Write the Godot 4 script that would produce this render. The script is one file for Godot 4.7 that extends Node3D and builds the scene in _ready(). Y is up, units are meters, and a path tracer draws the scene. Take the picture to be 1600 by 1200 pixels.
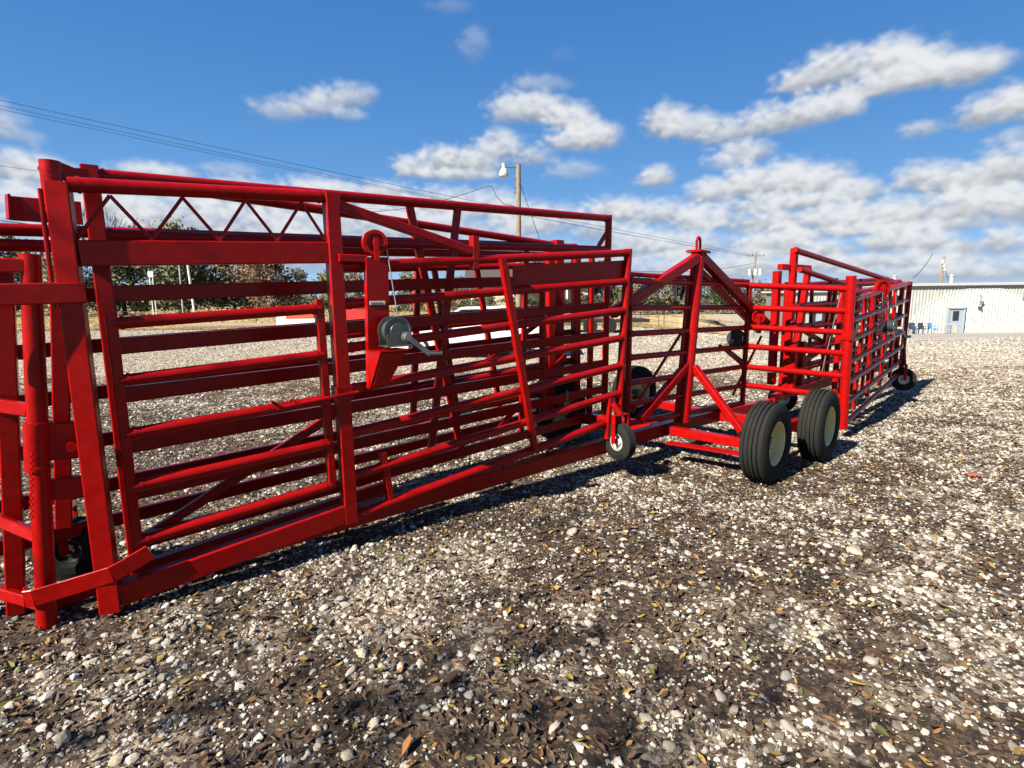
extends Node3D
# A red portable livestock corral on wheels, folded for the road, standing on a gravel yard.

var M := {}
var taken := {}
var grit := FastNoiseLite.new()
var patch := FastNoiseLite.new()


# ---------------------------------------------------------------- names and records
func put(parent: Node, o: Node3D, called: String) -> Node3D:
	var key := str(parent.get_instance_id()) + called
	var n: int = taken.get(key, 0)
	taken[key] = n + 1
	o.name = called if n == 0 else "%s_%03d" % [called, n]
	parent.add_child(o, true)
	return o


func tag(o: Node, label: String, category: String, group := "") -> void:
	o.set_meta("label", label)
	o.set_meta("category", category)
	if group != "":
		o.set_meta("group", group)


func thing(called: String, label: String, category: String, at: Vector3, turn := 0.0, group := "") -> Node3D:
	var o := Node3D.new()
	put(self, o, called)
	o.position = at
	o.rotation.y = turn
	tag(o, label, category, group)
	return o


func fresh() -> SurfaceTool:
	var st := SurfaceTool.new()
	st.begin(Mesh.PRIMITIVE_TRIANGLES)
	return st


func part(parent: Node, called: String, st: SurfaceTool, m: Material, label := "") -> MeshInstance3D:
	var o := MeshInstance3D.new()
	o.mesh = st.commit()
	o.material_override = m
	put(parent, o, called)
	if label != "":
		o.set_meta("label", label)
	return o


func again(parent: Node, called: String, mesh: Mesh, m: Material, t: Transform3D) -> MeshInstance3D:
	var o := MeshInstance3D.new()
	o.mesh = mesh
	o.material_override = m
	put(parent, o, called)
	o.transform = t
	return o


func lin(r: float, g: float, b: float) -> Color:
	return Color(r, g, b).linear_to_srgb()


func paint(r: float, g: float, b: float, rough := 0.6, metal := 0.0) -> StandardMaterial3D:
	var m := StandardMaterial3D.new()
	m.albedo_color = lin(r, g, b)
	m.roughness = rough
	m.metallic = metal
	return m


func noise_map(freq: float, kind: int, side: int, from: Color, to: Color, seed_: int, oct := 4) -> NoiseTexture2D:
	var f := FastNoiseLite.new()
	f.seed = seed_
	f.noise_type = kind as FastNoiseLite.NoiseType
	f.frequency = freq
	f.fractal_octaves = oct
	var g := Gradient.new()
	g.set_color(0, from)
	g.set_color(1, to)
	var t := NoiseTexture2D.new()
	t.width = side
	t.height = side
	t.seamless = true
	t.noise = f
	t.color_ramp = g
	return t


func bump_map(freq: float, kind: int, side: int, seed_: int, strength: float) -> NoiseTexture2D:
	var f := FastNoiseLite.new()
	f.seed = seed_
	f.noise_type = kind as FastNoiseLite.NoiseType
	f.frequency = freq
	var t := NoiseTexture2D.new()
	t.width = side
	t.height = side
	t.seamless = true
	t.noise = f
	t.as_normal_map = true
	t.bump_strength = strength
	return t


# ---------------------------------------------------------------- shapes
func tri(st: SurfaceTool, a: Vector3, b: Vector3, c: Vector3, na: Vector3, nb: Vector3, nc: Vector3) -> void:
	if (b - a).cross(c - a).dot(na + nb + nc) > 0.0:
		st.set_normal(na); st.add_vertex(a)
		st.set_normal(nc); st.add_vertex(c)
		st.set_normal(nb); st.add_vertex(b)
	else:
		st.set_normal(na); st.add_vertex(a)
		st.set_normal(nb); st.add_vertex(b)
		st.set_normal(nc); st.add_vertex(c)


func quad(st: SurfaceTool, a: Vector3, b: Vector3, c: Vector3, d: Vector3, out_: Vector3) -> void:
	tri(st, a, b, c, out_, out_, out_)
	tri(st, a, c, d, out_, out_, out_)


func across(dir: Vector3, hint: Vector3) -> Vector3:
	var s := hint - dir * hint.dot(dir)
	if s.length() < 0.05:
		s = Vector3(1, 0, 0) - dir * dir.x
	return s.normalized()


func cone(st: SurfaceTool, a: Vector3, b: Vector3, ra: float, rb: float, n := 12, caps := true) -> void:
	var d := (b - a).normalized()
	var x := across(d, Vector3(0, 0.03, 1))
	var y := d.cross(x)
	for i in n:
		var p := TAU * i / n
		var q := TAU * (i + 1) / n
		var u := x * cos(p) + y * sin(p)
		var v := x * cos(q) + y * sin(q)
		tri(st, a + u * ra, b + u * rb, b + v * rb, u, u, v)
		tri(st, a + u * ra, b + v * rb, a + v * ra, u, v, v)
		if caps:
			tri(st, a, a + u * ra, a + v * ra, -d, -d, -d)
			tri(st, b, b + u * rb, b + v * rb, d, d, d)


func tube(st: SurfaceTool, a: Vector3, b: Vector3, r: float, n := 12) -> void:
	cone(st, a, b, r, r, n)


# a tube with chamfered rectangular section: w along the hint axis, h across it
func bar(st: SurfaceTool, a: Vector3, b: Vector3, w: float, h: float, hint := Vector3(0, 0, 1), ch := 0.006) -> void:
	var d := (b - a).normalized()
	var x := across(d, hint)
	var y := d.cross(x)
	var c: float = min(ch, min(w, h) * 0.3)
	var p := [Vector2(w / 2 - c, -h / 2), Vector2(w / 2, -h / 2 + c), Vector2(w / 2, h / 2 - c), Vector2(w / 2 - c, h / 2), Vector2(-w / 2 + c, h / 2), Vector2(-w / 2, h / 2 - c), Vector2(-w / 2, -h / 2 + c), Vector2(-w / 2 + c, -h / 2)]
	for i in 8:
		var e: Vector2 = p[i]
		var f: Vector2 = p[(i + 1) % 8]
		var eo := x * e.x + y * e.y
		var fo := x * f.x + y * f.y
		var g := (f - e).normalized()
		var out_ := (x * g.y - y * g.x).normalized()
		if out_.dot(eo + fo) < 0:
			out_ = -out_
		quad(st, a + eo, b + eo, b + fo, a + fo, out_)
		tri(st, a, a + eo, a + fo, -d, -d, -d)
		tri(st, b, b + eo, b + fo, d, d, d)


func block(st: SurfaceTool, mid: Vector3, size: Vector3, ch := 0.006) -> void:
	bar(st, mid - Vector3(size.x / 2, 0, 0), mid + Vector3(size.x / 2, 0, 0), size.z, size.y, Vector3(0, 0, 1), ch)


# a flat convex plate with thickness
func plate(st: SurfaceTool, pts: Array, thick: Vector3) -> void:
	var mid := Vector3.ZERO
	for p in pts:
		mid += p / pts.size()
	var nn := thick.normalized()
	var n := pts.size()
	for i in n:
		var a: Vector3 = pts[i]
		var b: Vector3 = pts[(i + 1) % n]
		var side := (b - a).cross(nn).normalized()
		if side.dot((a + b) / 2 - mid) < 0:
			side = -side
		quad(st, a - thick / 2, b - thick / 2, b + thick / 2, a + thick / 2, side)
		tri(st, mid + thick / 2, a + thick / 2, b + thick / 2, nn, nn, nn)
		tri(st, mid - thick / 2, a - thick / 2, b - thick / 2, -nn, -nn, -nn)


func path(st: SurfaceTool, pts: Array, r: float, n := 8) -> void:
	for i in pts.size() - 1:
		tube(st, pts[i], pts[i + 1], r, n)


# a profile of (along the axis, radius) turned round the axis
func lathe(st: SurfaceTool, prof: Array, c: Vector3, axis: Vector3, n := 40) -> void:
	var d := axis.normalized()
	var x := across(d, Vector3(0, 1, 0))
	var y := d.cross(x)
	for k in prof.size() - 1:
		var p: Vector2 = prof[k]
		var q: Vector2 = prof[k + 1]
		var g := (q - p).normalized()
		for i in n:
			var s := TAU * i / n
			var t := TAU * (i + 1) / n
			var u := x * cos(s) + y * sin(s)
			var v := x * cos(t) + y * sin(t)
			var nu := (u * g.x - d * g.y).normalized()
			var nv := (v * g.x - d * g.y).normalized()
			var a := c + d * p.x + u * p.y
			var b := c + d * q.x + u * q.y
			var e := c + d * q.x + v * q.y
			var f := c + d * p.x + v * p.y
			tri(st, a, b, e, nu, nu, nv)
			tri(st, a, e, f, nu, nv, nv)


func rail(parent: Node, called: String, a: Vector3, b: Vector3, r := 0.033) -> MeshInstance3D:
	var st := fresh()
	tube(st, a, b, r, 14)
	var d := (b - a).normalized()
	if r > 0.025:
		# weld beads where the pipe meets its posts
		for e in [[a, d], [b, -d]]:
			cone(st, e[0] + e[1] * 0.036, e[0] + e[1] * 0.047, r * 1.10, r * 1.16, 14, false)
			cone(st, e[0] + e[1] * 0.047, e[0] + e[1] * 0.056, r * 1.16, r, 14, false)
	return part(parent, called, st, M.red)


func beam(parent: Node, called: String, a: Vector3, b: Vector3, w: float, h: float) -> MeshInstance3D:
	var st := fresh()
	bar(st, a, b, w, h)
	return part(parent, called, st, M.red)


func lerp_at(a: Vector3, b: Vector3, s: float, h: float) -> Vector3:
	var p := a.lerp(b, s)
	p.y = h
	return p


# a panel of pipe rails between two posts; hs holds the height of each rail at both ends
func panel(parent: Node, called: String, a: Vector3, b: Vector3, hs: Array, r: float, post: float, label: String, up0 := Vector2(0.1, 2.0), up1 := Vector2(0.1, 2.0)) -> MeshInstance3D:
	var st := fresh()
	tube(st, lerp_at(a, b, 0, up0.x), lerp_at(a, b, 0, up0.y), post, 14)
	var o := part(parent, called, st, M.red, label)
	st = fresh()
	tube(st, lerp_at(a, b, 1, up1.x), lerp_at(a, b, 1, up1.y), post, 14)
	part(o, "post", st, M.red)
	for h in hs:
		rail(o, "rail", lerp_at(a, b, 0, h.x), lerp_at(a, b, 1, h.y), r)
	return o


# ---------------------------------------------------------------- the lie of the land
func land(x: float, z: float) -> float:
	var far := -z
	var side := smoothstep(4.0, 18.0, x)
	return -0.0535 * max(0.0, far - 14.0) * side * (1.0 - smoothstep(60.0, 120.0, far) * 0.6)


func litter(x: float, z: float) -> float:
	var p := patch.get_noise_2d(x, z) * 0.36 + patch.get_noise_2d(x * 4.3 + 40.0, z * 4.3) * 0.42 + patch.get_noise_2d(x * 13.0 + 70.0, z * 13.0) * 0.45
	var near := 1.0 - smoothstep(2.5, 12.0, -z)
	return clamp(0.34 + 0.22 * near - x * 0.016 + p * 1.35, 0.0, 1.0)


# ---------------------------------------------------------------- sky
func puff(img_n: Image, u: float, v: float) -> float:
	var x := int(fposmod(u, 1.0) * 1023.0)
	var y := int(fposmod(v, 1.0) * 1023.0)
	return img_n.get_pixel(x, y).r


func cloud_row(c: Array, az: float, el: float, wide: float, tall: float, much := 1.0) -> void:
	c.append([az, el, wide, tall, much])


const DIM := 0.31  # the camera is exposed for the sky: see tonemap_exposure


func make_sky() -> ImageTexture:
	var W := 2560
	var H := 1280
	var f := FastNoiseLite.new()
	f.seed = 11
	f.noise_type = FastNoiseLite.TYPE_SIMPLEX_SMOOTH
	f.frequency = 0.006
	f.fractal_octaves = 6
	f.fractal_gain = 0.55
	var shape := f.get_seamless_image(1024, 1024)
	f.seed = 12
	f.frequency = 0.02
	f.fractal_octaves = 5
	var fine := f.get_seamless_image(1024, 1024)
	var c := []
	# the clouds over the yard: compass bearing, height, half width, half height (degrees), how dense
	cloud_row(c, 26.1, 17.4, 3.3, 1.7)
	cloud_row(c, 28.6, 17.8, 3.8, 2.4)
	cloud_row(c, 32.0, 17.5, 3.5, 2.6)
	cloud_row(c, 34.8, 16.7, 3.1, 2.2)
	cloud_row(c, 37.4, 16.1, 2.7, 1.9)
	cloud_row(c, 32.8, 16.1, 8.1, 1.5)
	cloud_row(c, 14.4, 15.5, 2.9, 2.5, 0.95)
	cloud_row(c, 17.3, 14.8, 3.8, 2.0, 0.90)
	cloud_row(c, 20.3, 14.2, 3.4, 2.0, 0.90)
	cloud_row(c, 23.5, 14.5, 3.9, 2.1)
	cloud_row(c, 26.5, 14.8, 3.7, 2.1)
	cloud_row(c, 29.1, 14.9, 2.3, 1.5, 0.95)
	cloud_row(c, 21.8, 12.3, 3.7, 1.7, 0.85)
	cloud_row(c, 19.9, 11.6, 2.8, 1.1, 0.50)
	cloud_row(c, 0.3, 17.1, 3.4, 1.9, 0.85)
	cloud_row(c, 3.4, 17.2, 3.7, 2.0, 0.90)
	cloud_row(c, 6.1, 16.2, 3.4, 2.1, 0.90)
	cloud_row(c, 3.1, 19.1, 4.0, 1.3, 0.40)
	cloud_row(c, 7.9, 14.7, 4.1, 2.3)
	cloud_row(c, 5.2, 14.4, 3.0, 1.4, 0.90)
	cloud_row(c, -0.9, 14.8, 2.3, 1.2, 0.70)
	cloud_row(c, -20.8, 16.3, 3.6, 1.5, 0.55)
	cloud_row(c, -18.0, 16.8, 3.4, 1.6, 0.65)
	cloud_row(c, -15.2, 17.7, 3.1, 1.6, 0.70)
	cloud_row(c, -13.4, 18.2, 1.8, 1.1, 0.45)
	cloud_row(c, -15.0, 16.3, 2.1, 0.8, 0.40)
	cloud_row(c, -9.6, 12.1, 2.6, 1.7, 0.90)
	cloud_row(c, -6.5, 12.8, 3.4, 2.0)
	cloud_row(c, -3.5, 12.7, 3.9, 2.0)
	cloud_row(c, -0.3, 13.8, 3.5, 1.8, 0.80)
	cloud_row(c, 2.1, 13.1, 3.1, 1.7, 0.70)
	cloud_row(c, -6.0, 11.6, 7.0, 0.9, 0.90)
	cloud_row(c, 6.4, 11.7, 4.2, 1.5, 0.40)
	cloud_row(c, 13.9, 10.8, 2.7, 1.6, 0.95)
	cloud_row(c, 39.8, 13.2, 2.1, 2.1)
	cloud_row(c, 38.2, 12.9, 2.4, 1.9)
	cloud_row(c, 41.4, 13.1, 2.2, 2.2)
	cloud_row(c, 34.7, 12.5, 2.4, 1.1, 0.60)
	cloud_row(c, 40.2, 11.0, 2.3, 1.1, 0.50)
	cloud_row(c, 35.1, 8.8, 3.2, 1.9)
	cloud_row(c, 37.5, 8.2, 3.5, 2.3)
	cloud_row(c, 39.7, 8.9, 2.8, 2.5)
	cloud_row(c, 41.8, 9.0, 2.6, 2.6)
	cloud_row(c, 38.8, 6.9, 5.8, 1.4, 0.90)
	cloud_row(c, 18.9, 9.2, 3.2, 2.0, 0.95)
	cloud_row(c, 21.9, 9.6, 3.4, 2.5)
	cloud_row(c, 25.3, 9.6, 3.9, 2.8)
	cloud_row(c, 28.3, 9.3, 3.1, 2.4)
	cloud_row(c, 30.7, 8.3, 2.6, 1.7, 0.95)
	cloud_row(c, 24.9, 7.8, 9.8, 1.4)
	cloud_row(c, 10.2, 8.0, 4.6, 2.1, 0.95)
	cloud_row(c, 14.4, 7.5, 5.2, 1.9, 0.90)
	cloud_row(c, 18.5, 6.7, 5.8, 1.9, 0.90)
	cloud_row(c, 23.9, 6.3, 6.0, 1.8)
	cloud_row(c, 29.0, 6.1, 5.5, 2.1)
	cloud_row(c, 33.6, 6.2, 4.5, 2.2)
	cloud_row(c, 37.7, 6.1, 4.0, 2.2)
	cloud_row(c, 41.1, 6.0, 3.7, 2.1)
	cloud_row(c, 33.7, 5.1, 12.3, 1.0, 0.90)
	cloud_row(c, 23.0, 4.2, 3.4, 1.9)
	cloud_row(c, 25.9, 4.5, 3.3, 2.2)
	cloud_row(c, 28.7, 3.6, 3.1, 1.4)
	cloud_row(c, 32.8, 4.0, 3.4, 1.7)
	cloud_row(c, 35.9, 3.9, 3.2, 1.7)
	cloud_row(c, 38.1, 3.4, 2.0, 1.3, 0.90)
	cloud_row(c, 40.2, 3.6, 2.1, 2.0)
	cloud_row(c, 42.4, 3.4, 1.8, 2.0)
	cloud_row(c, 12.6, 4.9, 6.2, 2.6, 0.85)
	cloud_row(c, 17.4, 4.5, 5.2, 2.3, 0.85)
	cloud_row(c, 8.3, 6.2, 3.9, 2.2, 0.85)
	cloud_row(c, 31.6, 2.5, 15.4, 1.2, 0.90)
	cloud_row(c, 18.6, 2.4, 19.1, 2.2, 0.80)
	cloud_row(c, -40.8, 12.8, 2.5, 2.4, 0.60)
	cloud_row(c, -39.4, 12.0, 1.9, 1.0, 0.40)
	cloud_row(c, -40.1, 9.8, 2.8, 2.5, 0.90)
	cloud_row(c, -37.9, 9.5, 3.0, 2.1, 0.85)
	cloud_row(c, -32.4, 10.4, 2.8, 1.3, 0.80)
	cloud_row(c, -30.2, 10.4, 2.9, 1.2, 0.80)
	cloud_row(c, -25.3, 11.0, 3.5, 1.2, 0.35)
	cloud_row(c, -28.5, 8.2, 4.9, 2.1, 0.90)
	cloud_row(c, -23.4, 8.8, 6.0, 2.3, 0.95)
	cloud_row(c, -18.0, 9.3, 6.5, 2.4)
	cloud_row(c, -12.7, 9.6, 6.0, 2.1)
	cloud_row(c, -7.3, 8.9, 6.2, 2.3)
	cloud_row(c, -2.3, 8.5, 5.6, 2.3, 0.90)
	cloud_row(c, 2.7, 7.3, 6.4, 2.6, 0.90)
	cloud_row(c, -38.9, 7.3, 5.3, 2.8, 0.85)
	cloud_row(c, -34.0, 7.4, 6.0, 2.8, 0.90)
	cloud_row(c, -28.6, 6.7, 9.3, 2.6, 0.80)
	cloud_row(c, -19.2, 6.8, 12.9, 2.8, 0.85)
	cloud_row(c, -8.6, 6.7, 14.1, 3.0, 0.85)
	cloud_row(c, -37.6, 5.0, 7.1, 2.4, 0.60)
	cloud_row(c, -3.2, 22.3, 1.8, 2.3, 0.22)
	cloud_row(c, -5.2, 24.9, 2.8, 1.0, 0.15)
	cloud_row(c, 5.2, 21.4, 1.8, 1.3, 0.06)
	cloud_row(c, -14.8, 4.0, 38.0, 3.4, 0.70)
	cloud_row(c, 38.1, 1.5, 10.1, 1.5, 0.90)
	# and the same fair-weather clouds all the way round
	var rr := RandomNumberGenerator.new()
	rr.seed = 5
	for i in 130:
		var az := rr.randf_range(66, 294)
		var el := 2.0 + 26.0 * pow(rr.randf(), 1.6)
		cloud_row(c, az if az < 180 else az - 360, el, rr.randf_range(4, 12), rr.randf_range(1.4, 2.8), rr.randf_range(0.5, 1.0))
	for i in 26:
		cloud_row(c, rr.randf_range(-180, 180), rr.randf_range(46, 75), rr.randf_range(5, 12), rr.randf_range(2, 4), rr.randf_range(0.2, 0.7))
	var n := W * H
	var dens := PackedFloat32Array()
	dens.resize(n)
	var lit := PackedFloat32Array()
	lit.resize(n)
	for k in c:
		var stretch: float = 1.0 / max(0.25, cos(deg_to_rad(k[1])))
		var ax: float = k[0] / 360.0 * W  # the panorama begins straight ahead
		var ay: float = (0.5 - k[1] / 180.0) * H
		var rx: float = k[2] / 360.0 * W * stretch
		var ry: float = k[3] / 180.0 * H
		for y in range(max(0, int(ay - ry * 1.9)), min(H, int(ay + ry * 1.6))):
			for x0 in range(int(ax - rx * 1.5), int(ax + rx * 1.5)):
				var x := posmod(x0, W)
				var a := x0 / float(W) * 7.0
				var b := y / float(H) * 6.5
				var big := shape.get_pixel(int(fposmod(a, 1.0) * 1023.0), int(fposmod(b, 1.0) * 1023.0)).r - 0.5
				var sm := fine.get_pixel(int(fposmod(a * 1.7, 1.0) * 1023.0), int(fposmod(b * 1.7, 1.0) * 1023.0)).r - 0.5
				var dx := (x0 - ax) / rx + sm * 0.25
				var dy := (y - ay) / ry
				if dy > 0:
					dy *= 1.35
				var e := 0.95 - sqrt(dx * dx + dy * dy) + big * 0.44 + sm * 0.36
				if e > 0.02:
					var d: float = smoothstep(0.0, 0.72, e) * k[4]
					var at := y * W + x
					var up: float = clamp(0.52 - dy * 0.62 + sm * 0.42 + big * 0.30, 0.0, 1.0)
					if d > 0.01:
						var keep: float = dens[at] * (1.0 - d)
						lit[at] = (lit[at] * keep + up * d) / max(keep + d, 0.001)
						dens[at] = d + keep
	var img := Image.create(W, H, false, Image.FORMAT_RGBF)
	for y in H:
		var el := (0.5 - (y + 0.5) / H) * PI
		var s: float = max(0.0, sin(el))
		var t := pow(1.0 - s, 3.2)
		var air := Color(0.036, 0.168, 0.51).lerp(Color(0.20, 0.515, 0.96), clamp(t * 1.02, 0, 1))
		air = air.lerp(Color(0.58, 0.74, 0.92), pow(1.0 - s, 13.0) * 0.85)
		if el < 0:
			air = Color(0.24, 0.22, 0.19).lerp(Color(0.5, 0.6, 0.7), exp(el * 14.0))
		for x in W:
			var d := dens[y * W + x]
			if d > 0.004 and el > -0.01:
				var l := lit[y * W + x]
				var cl := Color(0.36, 0.39, 0.44).lerp(Color(0.86, 0.87, 0.88), smoothstep(0.10, 0.90, l))
				img.set_pixel(x, y, air.lerp(cl, clamp(d * 0.96, 0, 1)) * DIM)
			else:
				img.set_pixel(x, y, air * DIM)
	return ImageTexture.create_from_image(img)


# ---------------------------------------------------------------- ground
func stone_mesh(rough: float, seed_: int, fine: bool) -> ArrayMesh:
	var rr := RandomNumberGenerator.new()
	rr.seed = seed_
	var p := (1.0 + sqrt(5.0)) / 2.0
	var v := [Vector3(-1, p, 0), Vector3(1, p, 0), Vector3(-1, -p, 0), Vector3(1, -p, 0), Vector3(0, -1, p), Vector3(0, 1, p), Vector3(0, -1, -p), Vector3(0, 1, -p), Vector3(p, 0, -1), Vector3(p, 0, 1), Vector3(-p, 0, -1), Vector3(-p, 0, 1)]
	var faces := []
	for i in 12:
		for j in range(i + 1, 12):
			for k in range(j + 1, 12):
				if v[i].distance_to(v[j]) < 2.1 and v[j].distance_to(v[k]) < 2.1 and v[i].distance_to(v[k]) < 2.1:
					faces.append([i, j, k])
	# crushed rock: a ball cut by random planes
	var cuts := []
	for i in 11:
		var dir := Vector3(rr.randfn(), rr.randfn(), rr.randfn()).normalized()
		cuts.append([dir, rr.randf_range(1.0 - rough * 1.5, 1.0)])
	for i in 12:
		v[i] = cut(v[i].normalized(), cuts)
	var st := fresh()
	var mids := {}
	for f in faces:
		var a: Vector3 = v[f[0]]
		var b: Vector3 = v[f[1]]
		var c: Vector3 = v[f[2]]
		var out_ := (a + b + c).normalized()
		if fine:
			var m := []
			for e in [[0, 1], [1, 2], [2, 0]]:
				var key := Vector2i(min(f[e[0]], f[e[1]]), max(f[e[0]], f[e[1]]))
				if not mids.has(key):
					mids[key] = cut((v[key.x].normalized() + v[key.y].normalized()).normalized(), cuts)
				m.append(mids[key])
			for g in [[a, m[0], m[2]], [b, m[1], m[0]], [c, m[2], m[1]], [m[0], m[1], m[2]]]:
				facet(st, g[0], g[1], g[2])
		else:
			facet(st, a, b, c)
	return st.commit()


func cut(dir: Vector3, cuts: Array) -> Vector3:
	var r := 1.05
	for c in cuts:
		var k: float = dir.dot(c[0])
		if k > 0.05:
			r = min(r, c[1] / k)
	return dir * r


func facet(st: SurfaceTool, a: Vector3, b: Vector3, c: Vector3) -> void:
	var n := (b - a).cross(c - a).normalized()
	if n.dot(a + b + c) < 0:
		n = -n
	tri(st, a, b, c, n, n, n)


func leaf_mesh(bend: float, wide: float) -> ArrayMesh:
	var st := fresh()
	var prof := [0.05, 0.6, 1.0, 0.85, 0.45, 0.04]
	for i in 5:
		var x0 := i / 5.0 - 0.5
		var x1 := (i + 1) / 5.0 - 0.5
		var w0: float = prof[i] * wide
		var w1: float = prof[i + 1] * wide
		var y0 := bend * (x0 * x0 * 4.0)
		var y1 := bend * (x1 * x1 * 4.0)
		for s in [-1.0, 1.0]:
			var a := Vector3(x0, y0, 0)
			var b := Vector3(x1, y1, 0)
			var c := Vector3(x1, y1 + w1 * 0.55, s * w1)
			var d := Vector3(x0, y0 + w0 * 0.55, s * w0)
			var n := Vector3(0, 1, -s * 0.5).normalized()
			tri(st, a, b, c, n, n, n)
			tri(st, a, c, d, n, n, n)
	return st.commit()


func rock_tone(rr: RandomNumberGenerator) -> Color:
	var k := rr.randf()
	if k < 0.66:
		var w := rr.randf_range(0.27, 0.54)
		return Color(w, w * rr.randf_range(0.94, 0.98), w * rr.randf_range(0.82, 0.95))
	if k < 0.86:
		var g := rr.randf_range(0.08, 0.23)
		return Color(g, g * 0.94, g * 0.86)
	var b := rr.randf_range(0.05, 0.13)
	return Color(b, b * 0.78, b * 0.56)


func leaf_tone(rr: RandomNumberGenerator) -> Color:
	var k := rr.randf()
	var w := rr.randf_range(0.6, 1.4)
	if k < 0.70:
		return Color(0.048, 0.027, 0.014) * w
	if k < 0.91:
		return Color(0.105, 0.055, 0.020) * w
	if k < 0.975:
		return Color(0.18, 0.11, 0.02) * w
	return Color(0.07, 0.075, 0.015) * w


func spot(rr: RandomNumberGenerator, near: float, far: float) -> Vector3:
	# evenly over the part of the yard that lies in front of the camera, with a margin
	var d := sqrt(rr.randf_range(near * near, far * far))
	var x := rr.randf_range(-1.12, 1.12) * (d * 1.0 + 0.5)
	return Vector3(x, land(x, -d), -d)


func scatter(parent: Node, called: String, mesh: Mesh, m: Material, places: Array, tones: Array) -> void:
	var mm := MultiMesh.new()
	mm.transform_format = MultiMesh.TRANSFORM_3D
	mm.use_colors = true
	mm.mesh = mesh
	mm.instance_count = places.size()
	for i in places.size():
		mm.set_instance_transform(i, places[i])
		mm.set_instance_color(i, tones[i])
	var o := MultiMeshInstance3D.new()
	o.multimesh = mm
	o.material_override = m
	put(parent, o, called)
	o.set_meta("kind", "stuff")


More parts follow.
